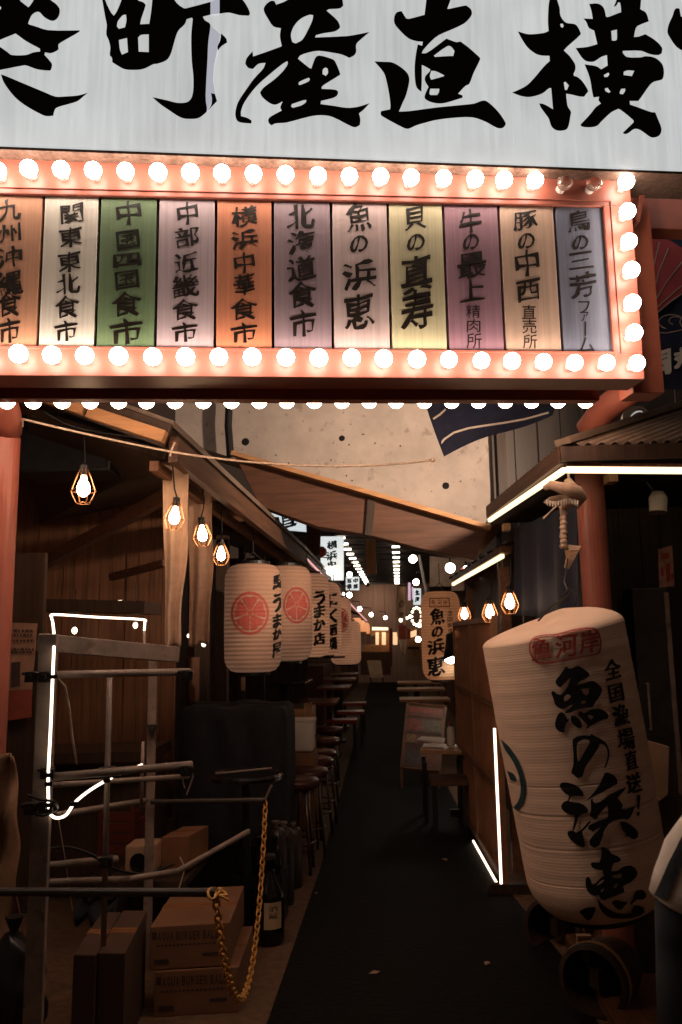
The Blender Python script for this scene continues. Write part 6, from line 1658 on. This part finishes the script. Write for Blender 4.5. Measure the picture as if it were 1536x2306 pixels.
# orange-lit row of small lanterns under the red cord
for k, (px, py, Y) in enumerate(((803, 1408, 14.5), (813, 1412, 16), (823, 1416, 17.5))):
    c = P(px, py, Y)
    t = thing('orange_lantern', ['nearest small orange lantern past the white ones', 'middle small orange lantern past the white ones', 'farthest small orange lantern past the white ones'][k], 'lantern', c - Vector((0, 0, .12)), 'small orange lanterns')
    obj('shade', MB().lathe([(.05, .13), (.085, .10), (.095, 0), (.085, -.10), (.05, -.13)], c, seg=18), glow('lit_orange_paper_%s' % 'abc'[k], (1, .36, .13), .75), t, smooth=True)
    obj('rim', MB().lathe([(.05, .13), (.05, .15)], c, seg=12), M['black'], t)
tag(obj('red_cord_light', MB().tube([P(690, 1258, 8.2), P(760, 1330, 11.0), P(826, 1398, 16.0)], .012, 7), glow('pink_neon', (1, .45, .45), .8)), 'thin pink light line along the edge of the left eaves', 'light')
tag(obj('slanted_pole', MB().tube([P(943, 1250, 12.0), P(961, 1338, 12.0)], .022, 8), M['white']), 'pale slanted pole beside the globe lamps on the right', 'pole')
tag(obj('pale_panel', MB().slab([P(968, 1252, 12.4), P(1046, 1262, 12.4), P(1046, 1330, 12.4), P(968, 1330, 12.4)], (0, .08, 0)), mat('pale_wall_panel', (.75, .56, .42), .8, var=.3, scale=4)), 'pale wall panel behind the largest globe lamp', 'panel')
tag(obj('neon_strip', MB().tube([P(922, 1312, 16), P(922, 1352, 16)], .025, 8).tube([P(929, 1322, 16), P(930, 1350, 16)], .015, 8), glow('mauve_neon', (.75, .45, .62), .8)), 'mauve vertical neon strip far down on the right', 'light')

for k in range(14):
    c = P(905 + 40 * (k % 2) + R.uniform(-6, 14), 1405 + R.uniform(-14, 12), 12.5 + k * .9)
    t = thing('string_bulb', 'tiny warm bulb strung along the far right stalls', 'lamp', c, 'tiny warm bulbs far down on the right')
    obj('glass', MB().ball(c, .028, 8, 6), M['spot'], t, smooth=True)
wr = thing('wreath_lamp', 'round wire ring set with small lit bulbs left of the orange lantern', 'lamp', P(938, 1412, 12.2))
obj('ring', MB().tube([P(938 + 11 * math.cos(a), 1388 + 20 * math.sin(a), 12.2) for a in [2 * math.pi * i / 24 for i in range(24)]], .018, 6, closed=True), M['wood_dark'], wr)
for i in range(12):
    a = 2 * math.pi * i / 12
    obj('bulb', MB().ball(P(938 + 11 * math.cos(a), 1388 + 20 * math.sin(a), 12.17), .020, 7, 5), M['spot'], wr, smooth=True)
mc = [mat('shop_card_%s' % n, c, .7, var=.5, scale=9) for n, c in (('red', (.36, .06, .035)), ('cream', (.55, .38, .24)), ('ochre', (.45, .20, .06)), ('pink', (.5, .22, .16)))]
hm = ['red', 'cream', 'ochre', 'pink']
for k in range(10):
    Y = 12.8 + k * 1.5
    px = 812 + k * 5.5 if k % 2 else 906 + k * 3.2
    py = 1424 + (k * 37 % 24)
    w, h = .12, .22
    c = P(px, py, Y)
    side = 'left' if k % 2 else 'right'
    t = tag(obj('menu_card', MB().box(c, (w, .02, h)), mc[k % 4]), '%s menu card hanging in the far stalls on the %s, number %s from the front' % (hm[k % 4], side, ['one', 'two', 'three', 'four', 'five'][k // 2]), 'card', 'menu cards in the far stalls')
# litter on the path
for px, py, lab, s_ in ((845, 2192, 'largest pale scrap of paper lying on the dark path', .03), (712, 2012, 'tiny pale fleck on the path near the left edge', .016), (1002, 1936, 'small pale fleck on the path beside the lattice screen', .03), (1098, 2170, 'small pale scrap on the path near the right tubs', .026)):
    c = GR(px, py, .006)
    a = R.uniform(0, 3)
    q = [c + Vector((s_ * f * math.cos(a + t_), s_ * f * math.sin(a + t_), .002 + .004 * (i_ % 2))) for i_, (f, t_) in enumerate(((1, 0), (.7, 1.3), (1.1, 2.8), (.6, 4.4)))]
    tag(obj('paper_scrap', MB().slab(q, (0, 0, .001)), M['card_pale']), lab, 'litter')
# ------------------------------------------------------------------ person at the right edge
pe_ = thing('person', 'person in a white T-shirt with a dark stripe, mostly out of frame at right', 'person', (.80, 1.58, 0))
def skin_obj(name, verts, edges, radii, material, parent, lev=2, root=0):
    me = bpy.data.meshes.new(name); me.from_pydata([Vector(v) for v in verts], edges, [])
    me.materials.append(material)
    o = bpy.data.objects.new(name, me); SC.collection.objects.link(o)
    o.parent = parent; o.matrix_parent_inverse = Matrix.Translation(-root_loc(parent))
    sk = o.modifiers.new('skin', 'SKIN'); sk.use_smooth_shade = True
    for i, r in enumerate(radii):
        d = me.skin_vertices[0].data[i]; d.radius = r if isinstance(r, tuple) else (r, r); d.use_root = (i == root)
    sb = o.modifiers.new('sub', 'SUBSURF'); sb.levels = lev; sb.render_levels = lev
    return o
M['skin'] = mat('skin', (.40, .20, .13), .5, var=.08, bump=.03)
M['shirt'] = mat('white_tshirt_cotton', (.80, .66, .54), .9, var=.08, scale=20, bump=.15)
M['trousers'] = mat('dark_trousers', (.02, .02, .025), .9, var=.3)
M['hair'] = mat('black_hair', (.012, .009, .008), .5, var=.3, stretch=(30, 30, 2))
shl = P(1655, 1850, 1.55)
ox, oy = shl.x + .155, 1.55
arm_a, arm_h, arm_e, arm_w = P(1602, 1945, 1.55), P(1568, 2054, 1.55), P(1556, 2215, 1.53), P(1550, 2420, 1.42)
ar = P(1500, 1880, 1.55)
shz = 1.285
V = [(ox, oy, .86), (ox, oy, 1.04), (ox, oy, 1.20), (ox, oy - .01, 1.33), (ox, oy - .01, 1.38), (ox, oy + .02, 1.46), (ox, oy + .025, 1.545),
     (ox - .15, oy, shz), tuple(arm_a), tuple(arm_h), tuple(arm_e), tuple(arm_e.lerp(arm_w, .8)), tuple(arm_w),
     (ox + .15, oy, shz), (ox + .215, oy, 1.245), (ox + .255, oy + .01, 1.09), (ox + .27, oy + .0, .99), (ox + .265, oy - .05, .80), (ox + .26, oy - .06, .755),
     (ox - .085, oy, .80), (ox - .095, oy, .46), (ox - .095, oy + .02, .10), (ox - .095, oy + .12, .045),
     (ox + .085, oy, .80), (ox + .095, oy, .46), (ox + .095, oy + .02, .10), (ox + .095, oy + .12, .045)]
E_ = [(0, 1), (1, 2), (2, 3), (3, 4), (4, 5), (5, 6), (3, 7), (7, 8), (8, 9), (9, 10), (10, 11), (11, 12), (3, 13), (13, 14), (14, 15), (15, 16), (16, 17), (17, 18), (0, 19), (19, 20), (20, 21), (21, 22), (0, 23), (23, 24), (24, 25), (25, 26)]
r_ = [(.13, .10), (.12, .09), (.14, .10), (.09, .07), (.048, .05), (.075, .09), (.06, .075), .06, .05, .042, .037, .028, .03, .06, .05, .042, .037, .028, .03, .08, .055, .042, .035, .08, .055, .042, .035]
body = skin_obj('body', V, E_, r_, M['skin'], pe_)
# hands: five bent fingers each
for s in (-1, 1):
    w_ = Vector(V[12] if s < 0 else V[18])
    hv = [w_ + Vector((0, 0, .03)), w_ + Vector((0, -.008, -.035)), w_ + Vector((0, -.012, -.06))]; he = [(0, 1), (1, 2)]; hr = [.024, (.018, .034), (.014, .032)]
    for k, (dy, l) in enumerate(((-.030, .062), (-.010, .072), (.010, .067), (.028, .052))):
        b = len(hv); base = w_ + Vector((0, dy - .012, -.075))
        hv += [base, base + Vector((-s * .006, -.006, -l * .5)), base + Vector((-s * .022, -.010, -l * .95))]; he += [(2, b), (b, b + 1), (b + 1, b + 2)]; hr += [.0092, .0085, .007]
    b = len(hv)
    hv += [w_ + Vector((-s * .012, -.045, -.035)), w_ + Vector((-s * .022, -.062, -.065))]; he += [(1, b), (b, b + 1)]; hr += [.010, .008]
    skin_obj('hand', hv, he, hr, M['skin'], pe_, 1)
# shirt with sleeves, trousers
SV = [(ox, oy, .78), (ox, oy, .95), (ox, oy, 1.12), (ox, oy, 1.24), (ox, oy - .005, 1.325), (ox - .14, oy, 1.285), (ox - .19, oy, 1.25), (ox + .14, oy, 1.285), (ox + .19, oy, 1.25)]
SE = [(0, 1), (1, 2), (2, 3), (3, 4), (3, 5), (5, 6), (3, 7), (7, 8)]
SR = [(.165, .125), (.155, .115), (.165, .12), (.15, .11), (.085, .075), (.085, .085), (.07, .075), (.085, .085), (.07, .075)]
shirt = skin_obj('t_shirt', SV, SE, SR, M['shirt'], pe_, 2)
for sd_x in (-1, 1):
    ax_ = [Vector((ox - .10, oy, shz - .015)), Vector((ox - .13, oy, shz - .02)), shl.lerp(arm_a, .45), arm_a, arm_a.lerp(arm_h, .55), arm_h]
    if sd_x > 0: ax_ = [Vector((2 * ox - p.x, p.y, p.z)) for p in ax_]
    sv = MB().tube(ax_, [.060, .070, .074, .077, .080, .083], 28, caps=False)
    for i, p in enumerate(sv.v):
        sv.v[i] = p + Vector((.003 * math.sin(p.z * 95 + p.y * 40), .004 * math.sin(p.z * 80 + p.x * 60), 0))
    so = obj('sleeve', sv, M['shirt'], pe_, smooth=True, thick=.004)
    us = [arm_h + Vector((0, 0, .05)), arm_h.lerp(arm_e, .5), arm_e, arm_e.lerp(arm_w, .8)]
    if sd_x > 0: us = [Vector((2 * ox - p.x, p.y, p.z)) for p in us]
    obj('added_dark_sleeve', MB().tube(us, [.066, .062, .056, .046], 20), M['trousers'], pe_, smooth=True)  # added dark tube over the arm, its shade put in as colour
    if sd_x < 0:
        m = MB(); q = [Vector((1572, 1852)), Vector((1522, 1950)), Vector((1490, 2024))]
        for i in range(2):
            s_ = Vector((13, 6)); decal(m, bvh_of(so), [q[i] - s_, q[i + 1] - s_, q[i + 1] + s_, q[i] + s_], [(0, 1, 2, 3)], 10, .006)
        if m.v: obj('sleeve_stripe', m, M['black_soft'], pe_, recalc=False)
TV = [(ox, oy, .86), (ox - .085, oy, .76), (ox - .097, oy, .46), (ox - .097, oy + .02, .09), (ox + .085, oy, .76), (ox + .097, oy, .46), (ox + .097, oy + .02, .09)]
skin_obj('trousers', TV, [(0, 1), (1, 2), (2, 3), (0, 4), (4, 5), (5, 6)], [(.15, .115), .105, .078, .065, .105, .078, .065], M['trousers'], pe_, 2)
for s in (-1, 1):
    obj('shoe', MB().ball((ox + s * .097, oy + .06, .045), .05, 14, 10, (.9, 2.4, .9)), M['black'], pe_, smooth=True)
hc = Vector((ox, oy + .02, 1.50))
hb_ = MB().ball(hc + Vector((0, -.012, .012)), .105, 20, 14, (.80, .98, 1.12))
obj('hair', MB().add([p if (p.z > hc.z - .02 or p.y < hc.y - .02) and not (p.y > hc.y + .06 and p.z < hc.z + .065) else hc + (p - hc) * .70 for p in hb_.v], hb_.f), M['hair'], pe_, smooth=True)
fc = MB()
fy = hc.y - .098
obj('nose', MB().add([hc + Vector((-.012, .090, -.015)), hc + Vector((.012, .090, -.015)), hc + Vector((0, .115, -.02)), hc + Vector((0, .088, .02))], [(0, 1, 2), (0, 2, 3), (1, 3, 2), (0, 3, 1)]), M['skin'], pe_, smooth=True)
for s in (-1, 1):
    e = obj('eye', MB().ball(hc + Vector((s * .03, .080, .012)), .012, 10, 8, (1.1, .8, .7)), M['cloth_white'], pe_, smooth=True)
    obj('iris', MB().ball(hc + Vector((s * .03, .0885, .012)), .0055, 8, 6, (1, .5, 1)), M['ink'], e, smooth=True)
    obj('ear', MB().ball(hc + Vector((s * .082, .0, -.005)), .024, 10, 8, (.4, .7, 1.2)), M['skin'], pe_, smooth=True)
obj('mouth', MB().ball(hc + Vector((0, .083, -.048)), .02, 10, 6, (1, .35, .28)), mat('lips', (.32, .11, .08), .5), pe_, smooth=True)
